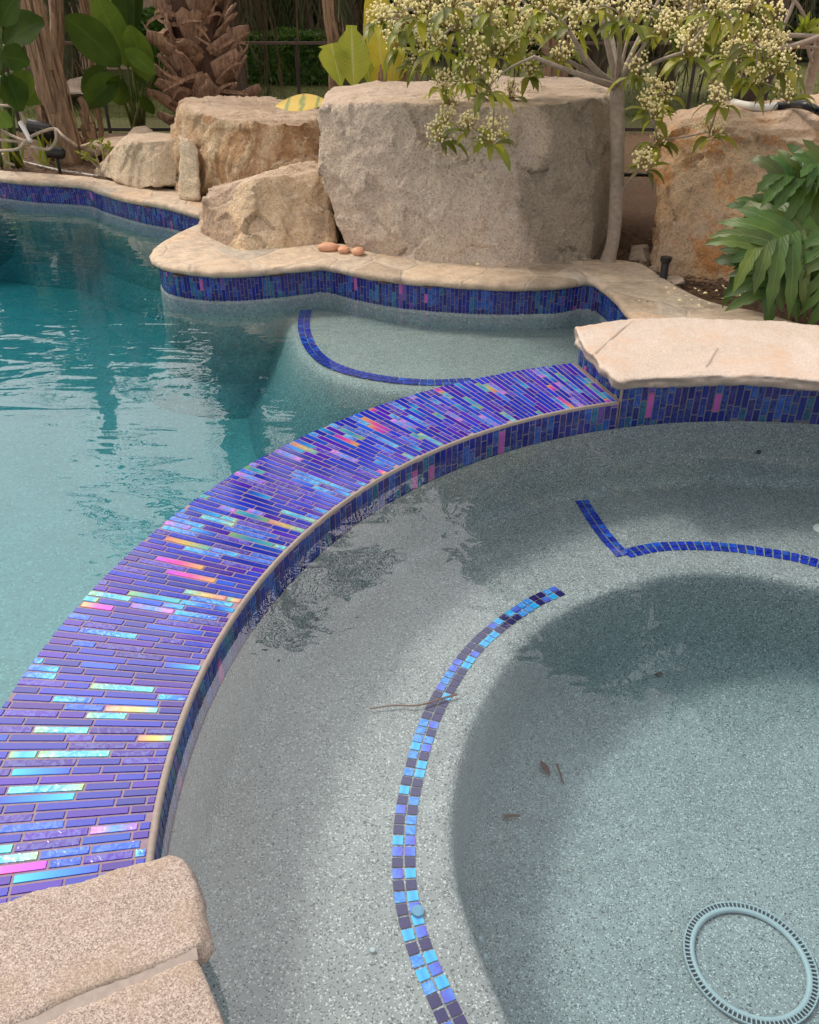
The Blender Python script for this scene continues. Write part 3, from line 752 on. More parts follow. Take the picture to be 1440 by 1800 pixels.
# ------------------------------------------------------------------ boulders
def boulder(name, label, pts, mat, vox=.02, seed=0, amp=.035, group='boulders beside the pool', layer=.0, cuts=3):
    bm = bmesh.new()
    for p in pts: bm.verts.new(p)
    r = bmesh.ops.convex_hull(bm, input=bm.verts)
    bmesh.ops.delete(bm, geom=[g for g in r['geom_interior'] if isinstance(g, bmesh.types.BMVert)], context='VERTS')
    rb = random.Random(seed); cc = sum((v.co for v in bm.verts), Vector((0, 0, 0)))/len(bm.verts)
    for i in range(cuts):
        q = rb.uniform(0, 6.28); d = Vector((math.cos(q), math.sin(q), rb.uniform(-.25, .55))).normalized()
        sup = max((v.co-cc).dot(d) for v in bm.verts); k = rb.uniform(.86, .955)
        g = bm.verts[:]+bm.edges[:]+bm.faces[:]
        r = bmesh.ops.bisect_plane(bm, geom=g, plane_co=cc+d*sup*k, plane_no=d, clear_outer=True)
        ed = [e for e in r['geom_cut'] if isinstance(e, bmesh.types.BMEdge)]
        if ed: bmesh.ops.edgeloop_fill(bm, edges=ed)
    bmesh.ops.recalc_face_normals(bm, faces=bm.faces)
    sv = Vector((seed*5.3, seed*2.7, seed))
    def disp(p, n):
        q = p+sv
        fl = max(0, n.z); kk = 1-.8*max(0, min(1, (fl-.55)/.3))
        d = amp*.5*fbm(q*1.4, 2)
        for sc_, am in ((2.3, 1.15), (5.2, .55), (11., .2)):
            w_ = q*sc_+Vector((fbm(q*sc_*.8, 2), fbm(q*sc_*.8+Vector((5, 0, 0)), 2), fbm(q*sc_*.8+Vector((0, 5, 0)), 2)))*.35
            pt = noise.voronoi(w_)[1][0]; h = Vector((math.sin(pt.x*12.9+pt.y*7.1), math.sin(pt.y*9.7+pt.z*11.3), math.sin(pt.z*13.3+pt.x*5.7)))
            d += amp*am*((w_-pt).dot(h)*.75+.35*math.sin(pt.x*31+pt.y*17+pt.z*23))*kk
        if layer: d += layer*math.sin(q.z*55+4*fbm(q*2, 2))*.5
        d += amp*.2*fbm(q*12, 4)+(1-kk)*amp*.35*math.floor(3*fbm(Vector((q.x*1.5, q.y*3, 2)), 3))
        return n*d
    c = sum((Vector(p) for p in pts), Vector((0, 0, 0)))/len(pts); c.z = min(Vector(p).z for p in pts)
    return tag(stone_from(bm, name, mat, vox, disp, 1, c), label, 'boulder', group)
def zat(px, py, Y): return P(px, py, Y).z
zA = zat(700, 180, 4.85)
A_ = [P(606, 446, 4.85)+Vector((0, .05, 0)), P(760, 474, 4.6), P(882, 484, 4.48), P(1040, 470, 4.66), P(1078, 440, 5.0),
      P(556, 300, 5.05), P(556, 210, 5.1), P(568, 182, 5.1), P(640, 178, 4.9), P(790, 180, 4.78), P(896, 188, 4.64), P(1046, 172, 4.76), P(1090, 190, 5.1),
      G(585, 152, zA), G(680, 143, zA), G(950, 131, zA+.02), G(1062, 129, zA+.02), P(1086, 160, 5.3)]
A_ += [Vector((p[0], p[1], -.05)) for p in ((-.35, 6.0), (1.25, 6.0), (1.2, 5.0), (-.3, 5.1))]
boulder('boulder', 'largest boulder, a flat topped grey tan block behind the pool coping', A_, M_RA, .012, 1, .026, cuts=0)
zB = zat(440, 212, 6.2)
B_ = [P(316, 345, 6.45), P(352, 352, 6.2), P(330, 190, 6.55), P(314, 200, 6.6), P(385, 205, 6.2), P(460, 214, 6.05), P(562, 218, 6.0), G(320, 178, zB+.06), G(385, 167, zB+.03), G(470, 172, zB), G(560, 182, zB),
      P(460, 345, 5.9), P(565, 330, 5.95), Vector((-1.2, 7.6, -.05)), Vector((-2.0, 7.4, -.05)), P(316, 230, 6.6)]
boulder('boulder', 'rust brown block with pale flat top, left of the largest boulder', B_, M_RB, .014, 2, .036)
C_ = [P(347, 425, 5.15), P(352, 355, 5.25), P(362, 330, 5.35), P(425, 458, 4.82), P(410, 455, 4.85), P(445, 312, 5.1), P(480, 296, 5.2), P(553, 280, 5.4), P(574, 300, 5.3), P(592, 425, 5.05), P(575, 446, 4.95), P(500, 455, 4.85),
      P(470, 300, 5.9), P(380, 330, 5.9), Vector((-1.4, 5.9, -.05)), Vector((-.5, 5.8, -.05)), G(575, 440, -.03), G(425, 462, -.03)]
boulder('boulder', 'golden tan wedge shaped boulder in front, on the rounded coping tip', C_, M_RC, .012, 3, .030, cuts=2)
D_ = [P(204, 318, 6.75), P(207, 255, 6.85), P(216, 240, 6.95), P(245, 334, 6.55), P(262, 330, 6.5), P(262, 248, 6.6), P(314, 322, 6.5), P(316, 245, 6.65), P(225, 234, 7.2), P(270, 231, 7.2), P(318, 233, 7.2), Vector((-2.7, 7.6, -.05)), Vector((-2.1, 7.6, -.05)), G(208, 322, -.04), G(250, 338, -.04), G(312, 326, -.04)]
boulder('boulder', 'small cream boulder at the left end of the boulder row', D_, M_RD, .014, 4, .022)
D2 = [P(x, y, Y) for x, y, Y in ((315, 350, 6.2), (352, 352, 6.1), (347, 266, 6.22), (318, 240, 6.3), (332, 246, 6.26), (316, 348, 6.5), (352, 350, 6.5), (347, 262, 6.6), (318, 238, 6.6))]
boulder('boulder', 'narrow upright cream slab of rock wedged beside the rust brown block', D2, M_RD, .012, 8, .010, layer=.006, cuts=0)
zE = zat(1300, 228, 4.6)
E_ = [P(1142, 478, 4.55), P(1160, 488, 4.45), P(1290, 512, 4.28), P(1440, 500, 4.3), P(1560, 480, 4.4), P(1150, 300, 4.8), P(1158, 235, 4.95), P(1172, 212, 5.0), P(1260, 236, 4.66), P(1350, 232, 4.6), P(1440, 190, 4.8), P(1560, 150, 5.0),
      G(1185, 192, zE), G(1300, 186, zE), G(1420, 188, zE+.05), Vector((2.0, 6.0, -.05)), Vector((4.0, 6.0, -.05)), Vector((3.6, 4.5, -.05)), P(1420, 250, 4.5)]
boulder('boulder', 'orange stained boulder on the right behind the lobed plant', E_, M_RE, .015, 5, .045, cuts=0)
F_ = [G(100, 278, 0), G(150, 282, 0), G(232, 268, 0), G(225, 250, 0), P(115, 262, 8.0), P(170, 241, 8.1), P(225, 237, 8.2), P(160, 252, 7.8), P(200, 262, 7.7)]
boulder('garden_rock', 'low flat rock in the left planting bed behind the cream boulder', F_, M_RC, .015, 6, .015, 'garden rocks behind the pool')
F2 = [P(222, 238, 8.4), P(272, 238, 8.3), P(235, 223, 8.5), P(255, 220, 8.5), P(268, 228, 8.4), P(230, 236, 8.9), P(266, 236, 8.9), P(250, 222, 8.8), G(240, 246, 0), G(268, 246, 0)]
boulder('garden_rock', 'little rounded rock peeping over the cream boulder', F2, M_RD, .012, 7, .008, 'garden rocks behind the pool')
F3 = [P(104, 165, 12.5), P(160, 168, 12.3), P(106, 150, 12.6), P(125, 138, 12.8), P(150, 132, 12.9), P(165, 140, 12.8), P(120, 150, 13.3), P(165, 150, 13.3), G(108, 172, -.12), G(162, 172, -.12)]
boulder('garden_rock', 'distant grey rock on the lawn behind the banana trunk', F3, M_RF, .02, 9, .015, 'garden rocks behind the pool')
F4 = [P(1168, 492, 4.32), P(1205, 500, 4.24), P(1172, 487, 4.34), P(1200, 486, 4.3), P(1205, 492, 4.24), P(1180, 503, 4.22), P(1195, 484, 4.38), P(1175, 484, 4.38)]
boulder('garden_rock', 'tiny flat grey stone beside the black pipe on the soil', F4, M_RF, .006, 10, .004, 'garden rocks behind the pool')
F5 = [P(282, 150, 11.5), P(312, 152, 11.4), P(290, 145, 11.7), P(306, 144, 11.7), P(284, 152, 12.0), P(310, 150, 12.0), P(300, 147, 11.3), G(290, 158, -.1), G(308, 158, -.1)]
F6 = [G(1100, 470, -.02), G(1140, 480, -.02), G(1150, 462, -.02), G(1105, 450, -.02), P(1110, 430, 4.95), P(1142, 428, 4.95), P(1130, 436, 4.8), P(1105, 445, 4.8)]
boulder('garden_rock', 'dark brown stone in the gap between tree trunk and orange boulder', F6, M_RF, .01, 12, .008, 'garden rocks behind the pool')
for (px, py, rx, rz, lb) in ((578, 436, .062, .026, 'largest of three salmon pebbles at the foot of the largest boulder'), (605, 440, .036, .022, 'pale middle pebble of the three salmon pebbles'), (630, 443, .036, .024, 'reddish pebble on the right of the three salmon pebbles')):
    bm = bmesh.new(); bmesh.ops.create_icosphere(bm, subdivisions=3, radius=1); c = G(px, py+4, Z_COP)+Vector((0, 0, rz*.7))
    for v in bm.verts: v.co = Vector((v.co.x*rx, v.co.y*.04, v.co.z*rz))*(1+.1*fbm(v.co*1.5+Vector((px, 0, 0)), 2))
    me = bpy.data.meshes.new('pebble'); bm.to_mesh(me); bm.free(); me.materials.append(M_PEB); me.polygons.foreach_set('use_smooth', [True]*len(me.polygons))
    o = bpy.data.objects.new('pebble', me); C.objects.link(o); o.location = c; tag(o, lb, 'pebble', 'pebbles between the boulders')

# ------------------------------------------------------------------ plants
CAMD = Vector((0, -1, .35)).normalized()
def ribbon_leaf(mb, a, c, w, sag=.1, nrm=None, n=9, fold=.12, tint=(1, 1, 1, 0), wav=.05, tear=0, peak=.45, tip=.02, side=0, pw=.85):
    a, c = Vector(a), Vector(c); m = (a+c)/2+Vector((side, 0, sag*(c-a).length))
    mb.ribbon(bez(a, m, c, n), leafw(n, w, tip, peak=peak, pw=pw), nrm or CAMD, fold, tint, wav, 2, tear)

def bird_of_paradise():
    Y = 8.5; base = G(243, 231, 0); t = empty('bird_of_paradise', base, 'giant bird of paradise with upright dark green paddle leaves beside the palm', 'plant')
    L = [((207, 112), (127, 40), .42, 0, 8.35), ((224, 112), (172, 2), .36, 1, 8.55), ((228, 70), (214, -50), .33, 0, 8.8), ((262, 138), (232, 56), .36, 1, 8.45), ((272, 128), (226, 92), .2, 1, 8.3),
         ((205, 138), (158, 182), .34, 0, 8.3), ((212, 136), (208, 178), .3, 0, 8.25), ((252, 150), (262, 108), .28, 0, 8.6), ((232, 62), (240, -60), .3, 0, 8.9), ((248, 168), (268, 196), .16, 0, 8.4), ((185, 120), (150, 158), .24, 0, 8.7)]
    for (b0, t0, w, k, y) in L:
        a = P(*b0, y); c = P(*t0, y+rnd.uniform(-.1, .15))
        s = MB(); s.tube(bez(base+Vector((rnd.uniform(-.06, .06), rnd.uniform(-.05, .05), 0)), (base+a)/2+Vector((0, .05, .1)), a, 7), [.022, .02, .018, .016, .014, .012, .011], 7)
        st = s.build('stalk', M_STEM, t, smooth=True)
        a, c = a+(a-c)*.06, c+(c-a)*.14
        lb = MB(); ribbon_leaf(lb, a, c, w*.74, .06, Vector((rnd.uniform(-.35, .35), -1, .3)), 14, .3, wav=.03, peak=.5, tip=.12, pw=.6)
        lb.build('leaf_blade', M_BOPL if k else M_BOP, st, smooth=True)
bird_of_paradise()
def edge_plant():
    base = G(30, 292, 0); t = empty('paddle_leaf_plant', base, 'broad leaved plant at the left edge with drooping ragged leaves', 'plant')
    L = [((8, 80), (78, 38), .42, 0, 6.9), ((0, 100), (52, 112), .3, 0, 6.8), ((0, 45), (38, -12), .4, 0, 6.7), ((22, 128), (56, 168), .3, 1, 7.0), ((12, 130), (36, 196), .36, 0, 6.9), ((-10, 30), (-40, -40), .5, 1, 6.8), ((-5, 205), (22, 222), .2, 1, 6.6), ((30, 165), (70, 182), .2, 0, 7.1), ((2, 135), (-30, 175), .3, 0, 6.9)]
    for (b0, t0, w, k, y) in L:
        a = P(*b0, y); c = P(*t0, y+rnd.uniform(-.1, .1))
        s = MB(); s.tube(bez(base+Vector((rnd.uniform(-.1, .1), rnd.uniform(-.1, .1), 0)), (base+a)/2+Vector((-.05, 0, .12)), a, 6), .014, 7); st = s.build('stalk', M_STEM, t, smooth=True)
        lb = MB(); ribbon_leaf(lb, a, c, w*.7, .15, Vector((rnd.uniform(-.5, .5), -1, .5)), 10, .15, wav=.06, tear=.12, peak=.5, tip=.2)
        lb.build('leaf_blade', M_BOPL if k else M_BOP, st, smooth=True)
edge_plant()
def dry_trunk(name, label, pb, pt, Y, r0, r1, strips, cat='plant', mat=M_DRY, top=1.0):
    a = P(*pb, Y); c = P(*pt, Y+.1); c = a+(c-a)*top; a.z = -.02
    t = empty(name, a, label, cat, 'dry banana stalks')
    m = MB(); n = 14; pts = [a.lerp(c, i/(n-1))+Vector((.015*math.sin(i*1.3), 0, 0)) for i in range(n)]; m.tube(pts, [r0+(r1-r0)*i/(n-1) for i in range(n)], 14, jit=.12); m.build('stalk', mat, t, smooth=False)
    for k in range(strips):
        q = rnd.uniform(math.pi, 2*math.pi); u0 = rnd.uniform(0, .75); u1 = min(1, u0+rnd.uniform(.15, .35)); d = Vector((math.cos(q), math.sin(q), 0)); rr = r0+(r1-r0)*u0
        s = MB(); o0 = a.lerp(c, u0)+d*rr; o1 = a.lerp(c, u1)+d*(rr+rnd.uniform(.0, .06)); s.ribbon(bez(o0, (o0+o1)/2+d*.02, o1, 6), [rnd.uniform(.03, .08)]*5+[.015], d, .25, wav=.15); s.build('dry_sheath', mat, t)
dry_trunk('dry_banana_plant', 'thick leaning dry banana trunk with peeling sheaths near the left edge', (118, 255), (50, -10), 7.9, .11, .075, 22, top=2.2)
dry_trunk('dry_banana_plant', 'straight orange brown dry banana stalk just left of the leaning trunk', (82, 240), (60, 70), 8.0, .05, .03, 6)
dry_trunk('dry_banana_plant', 'short broken reddish stump right of the leaning trunk', (162, 245), (143, 172), 8.1, .05, .03, 8)
dry_trunk('dry_banana_plant', 'slim dark trunk standing behind the leaning banana trunk', (102, 240), (95, 0), 8.8, .07, .06, 6, top=2.0)
dry_trunk('dry_banana_plant', 'pale thin dry stalk rising above the paddle leaves', (175, 235), (146, 0), 9.0, .025, .03, 3, top=1.6)
dry_trunk('dry_banana_plant', 'dry stalk with pale split sheath beside the yellow banana leaves', (600, 175), (582, -10), 7.2, .04, .05, 6, top=1.8)
dry_trunk('dry_banana_plant', 'brown dry stalk behind the yellow banana leaf left of the flowers', (712, 150), (705, 0), 6.6, .05, .045, 6, top=1.5)
dry_trunk('dry_banana_plant', 'thick pale trunk behind the branching flowering tree', (985, 150), (978, 20), 6.9, .075, .07, 8, top=1.6)

def palm():
    base = G(362, 190, -.02); base = Vector((P(362, 180, 8.7).x, 8.7, -.02))
    t = empty('palm_tree', base, 'stout palm with peeling brown leaf bases behind the rust brown boulder', 'palm tree')
    Ht = 4.6; r = .235
    m = MB(); n = 24; m.tube([base+Vector((0, 0, Ht*i/(n-1))) for i in range(n)], [r*(1.05-.15*i/n) for i in range(n)], 20, jit=.08); m.build('trunk', M_PALMD, t)
    k = 0
    for i in range(130):
        z = .02+i*.019 if i < 85 else 1.65+(i-85)*.06
        q = i*2.399963; d = Vector((math.cos(q), math.sin(q), 0)); tan = Vector((-d.y, d.x, 0))
        L = rnd.uniform(.2, .36); w = rnd.uniform(.16, .27)
        a = base+d*(r*.93)+Vector((0, 0, z)); side = rnd.uniform(-.26, .26); L *= rnd.uniform(.7, 1.1)
        mid = a+d*rnd.uniform(.05, .1)+Vector((0, 0, L*.55))+tan*side*.4; e = a+d*rnd.uniform(.08, .28)+Vector((0, 0, L))+tan*side
        s = MB(); pts = bez(a, mid, e, 7)
        s.ribbon(pts, [w, w*1.0, w*.9, w*.78, w*.66, w*.55, w*.38], d, -.28, (1, 1, 1, 0), .06)
        o = s.build('leaf_base', M_PALM, t, smooth=True)
        sm = o.modifiers.new('s', 'SOLIDIFY'); sm.thickness = .016
        if i >= 99: break
    for i in range(46):
        z = rnd.uniform(.1, 1.5); q = rnd.uniform(math.pi, 2*math.pi); d = Vector((math.cos(q), math.sin(q), 0)); tan = Vector((-d.y, d.x, 0))*rnd.choice((-1, 1))
        a = base+d*r*1.05+Vector((0, 0, z)); s = MB(); L = rnd.uniform(.15, .4)
        s.ribbon(bez(a, a+d*rnd.uniform(.05, .2)+tan*L*.5+Vector((0, 0, rnd.uniform(-.05, .15))), a+tan*L+d*.05+Vector((0, 0, rnd.uniform(-.15, .2))), 7), [.03, .035, .034, .03, .025, .02, .008], d, .3, wav=.2, nx=1)
        s.build('peeling_strip', M_PALM, t, smooth=True)
    crown = MB()
    for i in range(34):
        q = i*2.4; el = R(70-i*3.2); d = Vector((math.cos(q)*math.cos(el), math.sin(q)*math.cos(el), math.sin(el))); L = 2.1
        a = base+Vector((0, 0, Ht)); pts = bez(a, a+d*L*.6, a+d*L+Vector((0, 0, -.9)), 14)
        for j in range(1, 14):
            dd = (pts[j]-pts[j-1]).normalized(); sd = dd.cross(Vector((0, 0, 1))).normalized()
            for sg in (-1, 1):
                for h in (0, .5):
                    p = pts[j-1].lerp(pts[j], h); e = p+(sd*sg*.8+dd*.6+Vector((0, 0, -.25)))*(.45*(1-.5*j/14))
                    crown.ribbon([p, (p+e)/2, e], [.02, .03, .004], Vector((0, 0, 1)), .1, nx=1)
    crown.build('crown', M_FROND, t)
palm()

def banana():
    base = G(672, 140, zA); base = P(690, 150, 6.6); base.z = -.02
    t = empty('banana_plant', base, 'banana plant with tall yellow and lime leaves behind the largest boulder', 'plant')
    def blade(b0, t0, y, w, mat, side=0, tear=.15, n=14, sag=.03, nr=None, peak=.5, tip=.3):
        a, c = P(*b0, y), P(*t0, y-.05)
        s = MB(); s.tube(bez(base+Vector((rnd.uniform(-.1, .1), 0, 0)), (base+a)/2, a, 5), .016, 7); st = s.build('stalk', M_STEM, t, smooth=True)
        lb = MB(); ribbon_leaf(lb, a, c, w, sag, nr or Vector((rnd.uniform(-.3, .3), -1, .1)), n, .1, wav=.05, tear=tear, peak=peak, tip=tip, side=side); lb.build('leaf_blade', mat, st, smooth=True)
    blade((622, 152), (618, 44), 6.5, .27, M_BANG)
    blade((600, 152), (582, 76), 6.55, .22, M_BANG, tip=.9, peak=.8)
    blade((672, 150), (660, -60), 6.5, .25, M_BANY, tear=.3)
    blade((690, 150), (700, 70), 6.6, .2, M_BANY, tear=.3)
    blade((655, 152), (690, 110), 6.4, .14, M_BANY)
    blade((652, 150), (640, 95), 6.7, .1, M_BANG)
    s = MB()
    for i in range(14):
        a = P(672+rnd.uniform(-7, 7), 150, 5.9); e = P(672+rnd.uniform(-9, 9), 112+rnd.uniform(0, 20), 5.9); s.ribbon([a, (a+e)/2, e], [.012, .02, .004], CAMD, .2, nx=1)
    s.build('dry_sheath', M_DRY, t)
    f = MB(); a, c = G(484, 186, zB+.11), G(578, 180, zB+.14); ribbon_leaf(f, a, c, .15, .02, Vector((0, -1, 1.3)), 16, .12, wav=.03, peak=.5, tip=.5)
    o = f.build('fallen_banana_leaf', M_FALLEN, origin=a, smooth=True); tag(o, 'yellow and green striped leaf lying on the rust brown boulder', 'leaf')
banana()

# ---- flowering tree
CL = [(667, 33), (733, 22), (705, 38), (720, 59), (744, 53), (773, 33), (793, 24), (804, 44), (784, 38), (747, 75), (764, 78), (738, 87), (827, 9), (829, 22), (864, 7), (878, 51), (855, 29), (862, 47), (915, 33), (927, 51), (902, 64), (951, 9),
      (829, 93), (851, 91), (869, 89), (891, 84), (920, 87), (840, 120), (731, 113), (780, 149), (818, 133), (860, 151), (900, 164), (931, 122), (791, 184), (784, 207), (824, 220), (773, 240), (864, 244), (868, 226), (838, 162), (710, 10), (760, 5), (800, 3), (900, 4), (975, 20), (965, 50), (940, 30),
      (1036, 12), (1090, 23), (998, 79), (998, 12), (1157, 37), (1182, 42), (1186, 19), (1169, 54), (1223, 58), (1211, 87), (1248, 62), (1227, 6), (1261, 17), (1277, 33), (1323, 8), (1282, 69), (1332, 54), (1327, 75), (1357, 33), (1357, 79), (1277, 117), (1302, 135), (1327, 137), (1365, 117), (1382, 112), (1377, 142), (1382, 167), (1265, 175), (1248, 231),
      (1148, 154), (1165, 167), (1140, 183), (1152, 200), (1157, 246), (1132, 288), (1010, 40), (1060, 5), (1130, 10), (1300, 60), (1340, 100), (1310, 30), (985, 100), (1290, 90), (1120, 125)]
def flower_tree():
    base = G(1066, 468, .0); Yt = base.y
    t = empty('flowering_tree', base, 'slender multi branched tree with cream flower clusters in front of the boulders', 'tree')
    fork = P(1085, 152, Yt+.02)
    tr = MB(); tr.tube(catmull([base, P(1078, 420, Yt), P(1084, 340, Yt), P(1086, 240, Yt), fork], 5), [.05, .045, .041, .038]+[.036]*17, 12, jit=.03)
    trunk = tr.build('trunk', M_BARK, t, smooth=True)
    def br(a, b_, c_, r0, r1): 
        m = MB(); n = 10; m.tube(bez(a, b_, c_, n), [r0+(r1-r0)*i/(n-1) for i in range(n)], 7, jit=.03); m.build('branch', M_BARK, trunk, smooth=True)
    ends = []
    for (e, md, dy, r) in (((1000, 52), (1040, 130), -.1, .02), ((938, 100), (1030, 138), -.35, .018), ((945, 75), (1020, 120), .25, .016), ((1072, 45), (1082, 90), .2, .02), ((1090, 55), (1090, 100), -.1, .018), ((1115, 18), (1098, 90), .1, .012), ((1138, 72), (1105, 120), -.15, .017),
                            ((1200, 92), (1130, 112), -.3, .014), ((1035, -60), (1060, 40), .1, .018), ((900, -20), (1000, 90), .3, .016), ((1180, -40), (1120, 70), .3, .016), ((1060, -80), (1070, 20), .5, .016)):
        ep = P(*e, Yt+dy*1.6); br(fork, P(*md, Yt+dy*.7), ep, r, r*.45); ends.append(ep)
    br(P(1085, 340, Yt), P(1110, 320, Yt-.05), P(1160, 245, Yt-.1), .01, .005); ends.append(P(1160, 245, Yt-.1)); ends.append(P(1132, 292, Yt-.1))
    fol = MB(); flo = MB(); twg = MB(); fst = MB()
    ico = [Vector(v) for v in ((0, 0, 1), (.894, 0, .447), (.276, .851, .447), (-.724, .526, .447), (-.724, -.526, .447), (.276, -.851, .447), (.724, .526, -.447), (-.276, .851, -.447), (-.894, 0, -.447), (-.276, -.851, -.447), (.724, -.526, -.447), (0, 0, -1))]
    icf = [(0, 1, 2), (0, 2, 3), (0, 3, 4), (0, 4, 5), (0, 5, 1), (1, 6, 2), (2, 7, 3), (3, 8, 4), (4, 9, 5), (5, 10, 1), (6, 7, 2), (7, 8, 3), (8, 9, 4), (9, 10, 5), (10, 6, 1), (7, 6, 11), (8, 7, 11), (9, 8, 11), (10, 9, 11), (6, 10, 11)]
    def cluster(c, nl, nf, R_=.075):
        up = Vector((rnd.uniform(-.5, .5), rnd.uniform(-.6, .2), 1)).normalized()
        for i in range(nl):
            q = rnd.uniform(0, 6.28); L = rnd.uniform(.075, .135); d = Vector((math.cos(q), math.sin(q), rnd.uniform(-.5, .35)))
            a = c+d*.015-up*.03; e = a+d.normalized()*L+Vector((0, 0, -L*rnd.uniform(.1, .75))); k = rnd.uniform(.35, 1.7); yel = rnd.random(); k *= .9
            tn = (k*(1+.8*yel*(yel > .6)), k*(1+.5*yel*(yel > .6)), k*.8, 0)
            fol.ribbon(bez(a, a+d.normalized()*L*.6+Vector((0, 0, .02)), e, 6), leafw(6, L*rnd.uniform(.27, .38), .03), Vector((0, -.3, 1)), .25, tn, .05, 1)
        for i in range(nf):
            v = Vector((rnd.gauss(0, 1), rnd.gauss(0, 1), rnd.gauss(.35, .8))); v = v.normalized()*R_*rnd.uniform(.45, 1.); p = c+v+up*.02; s = rnd.uniform(.0042, .0078)
            o = [flo.vert(p+Vector((x.x*s*rnd.uniform(.7, 1.2), x.y*s*rnd.uniform(.7, 1.2), x.z*s*rnd.uniform(.7, 1.3)))) for x in ico]
            for f in icf: flo.face([o[j] for j in f])
            if i % 3 == 0: fst.tube([c-up*.03, p], [.002, .0012], 3, False)
    allc = []
    for (x, y) in CL:
        dy = rnd.uniform(-.45, .35) if y < 200 else rnd.uniform(-.35, -.1)
        allc.append((P(x, y, Yt+dy), 1))
    for i in range(30):   # leafy twigs behind and above, and round the far side
        x = rnd.uniform(670, 1390); y = rnd.uniform(-130, 60) if rnd.random() < .7 else rnd.uniform(20, 110)
        if 1000 < x < 1130 and y > 40: continue
        if y > 60 and 940 < x < 1200: continue
        allc.append((P(x, y, Yt+rnd.uniform(-.2, .8)), rnd.random() < .4))
    nodes = list(ends); allc.sort(key=lambda q: min((q[0]-p).length for p in ends))
    for c, fl in allc:
        cluster(c, rnd.randint(6, 9), rnd.randint(40, 78) if fl else 0, rnd.uniform(.05, .08))
        e = min(nodes, key=lambda p: (p-c).length+.02*(p not in ends)); d = (e-c); nodes.append(c.copy())
        m = c+d*.5+Vector((rnd.uniform(-.05, .05), rnd.uniform(-.05, .05), rnd.uniform(-.02, .07))); twg.tube(bez(e, m, c, 6), [.0055, .005, .0045, .004, .0035, .003], 5, False)
    n0 = len(fol.v); fol.v += twg.v; fol.tint += twg.tint; fol.rip += twg.rip; fol.luv += twg.luv
    fol.f += [tuple(i+n0 for i in f) for f in twg.f]; fol.mi += [1]*len(twg.f)
    fol.build('foliage', None, t, smooth=True, mats=[M_TLEAF, M_BARK]); flo.build('flower_clusters', M_FLOW, t, smooth=True); fst.build('flower_stalks', M_FLOWY, t)
flower_tree()
def back_tree():
    base = P(1275, 215, 6.3); base.z = -.02
    t = empty('young_tree', base, 'grey leaning tree trunk behind the orange stained boulder', 'tree')
    m = MB(); m.tube(catmull([base, P(1268, 190, 6.3), P(1245, 110, 6.25), P(1222, 40, 6.2), P(1205, -40, 6.2), P(1190, -200, 6.3)], 4), [.05]*10+[.042]*11, 9); m.build('trunk', M_BARK, t, smooth=True)
    m = MB(); m.tube(catmull([P(1190, 82, 6.0), P(1240, 88, 6.0), P(1310, 88, 5.9), P(1380, 84, 5.8), P(1450, 62, 5.7), P(1530, 30, 5.7)], 4), [.018]*21, 7); m.build('branch', M_BARK, t, smooth=True)
    m = MB(); m.tube(catmull([P(1365, 64, 5.8), P(1400, 62, 5.8), P(1460, 66, 5.8)], 4), .014, 7); m.build('branch', M_BARK, t, smooth=True)
    base = P(1412, 215, 6.0); base.z = -.02
    t = empty('young_tree', base, 'thin bare pale tree trunk leaning at the right edge above the hose', 'tree')
    m = MB(); m.tube(catmull([base, P(1418, 170, 6.0), P(1432, 110, 5.95), P(1450, 40, 5.9), P(1470, -80, 5.9)], 4), [.035]*17, 8); m.build('trunk', M_BARK, t, smooth=True)
    for q in (((1372, 60), (1395, 5), (1400, -30)), ((1428, 110), (1420, 80), (1418, 40), (1400, 5), (1370, -20)), ((1400, 82), (1440, 84), (1470, 90))):
        m = MB(); m.tube(catmull([P(x, y, 5.9) for x, y in q], 4), .011, 6); m.build('branch', M_BARK, t, smooth=True)
    m = MB()
    for i in range(14):
        a = P(1415+rnd.uniform(-8, 8), 52+rnd.uniform(-4, 12), 5.85); d = Vector((rnd.uniform(-1, 1), rnd.uniform(-.6, .2), rnd.uniform(.0, .9))).normalized()
        m.ribbon(bez(a, a+d*.05, a+d*.1, 5), leafw(5, .035, .02), Vector((0, -1, .6)), .2, (1.6, 1.6, 1, 0), 0, 1)
    m.build('leaves', M_TLEAF, t, smooth=True)
back_tree()

def lobed(mb, a, c, nrm, wid, nl=6, tint=(1, 1, 1, 0)):
    a, c = Vector(a), Vector(c); L = (c-a).length; n = Vector(nrm).normalized(); d = (c-a).normalized(); s = d.cross(n).normalized()
    rib = bez(a, (a+c)/2+n*L*.14, c-n*L*.05, 12)
    mb.ribbon(rib, leafw(12, L*.30, .02, 1), n, .06, tint, 0, 2)
    for i in range(nl):
        u = .04+.8*i/(nl-1); p = rib[int(u*11)]
        for sg in (-1, 1):
            ln = wid*1.12*(1-.5*u)*rnd.uniform(.75, 1.15); an = R(78-48*u)*sg+rnd.uniform(-.06, .06)
            q = d*math.cos(an)+s*math.sin(an)
            e = p+q*ln-n*ln*rnd.uniform(.15, .45)-Vector((0, 0, ln*rnd.uniform(0, .2))); m = p+q*ln*.5+n*ln*.07
            w = L*.26*(1-.25*u)*rnd.uniform(.85, 1.1); tn = tuple(x*rnd.uniform(.8, 1.2) for x in tint[:3])+(0,)
            mb.ribbon(bez(p-q*.012, m, e, 9), [w*.8, w*.9, w*.95, w*.78, w*.98, w*.62, w*.72, w*.34, w*.03], n, .14, tn, .12, 2)
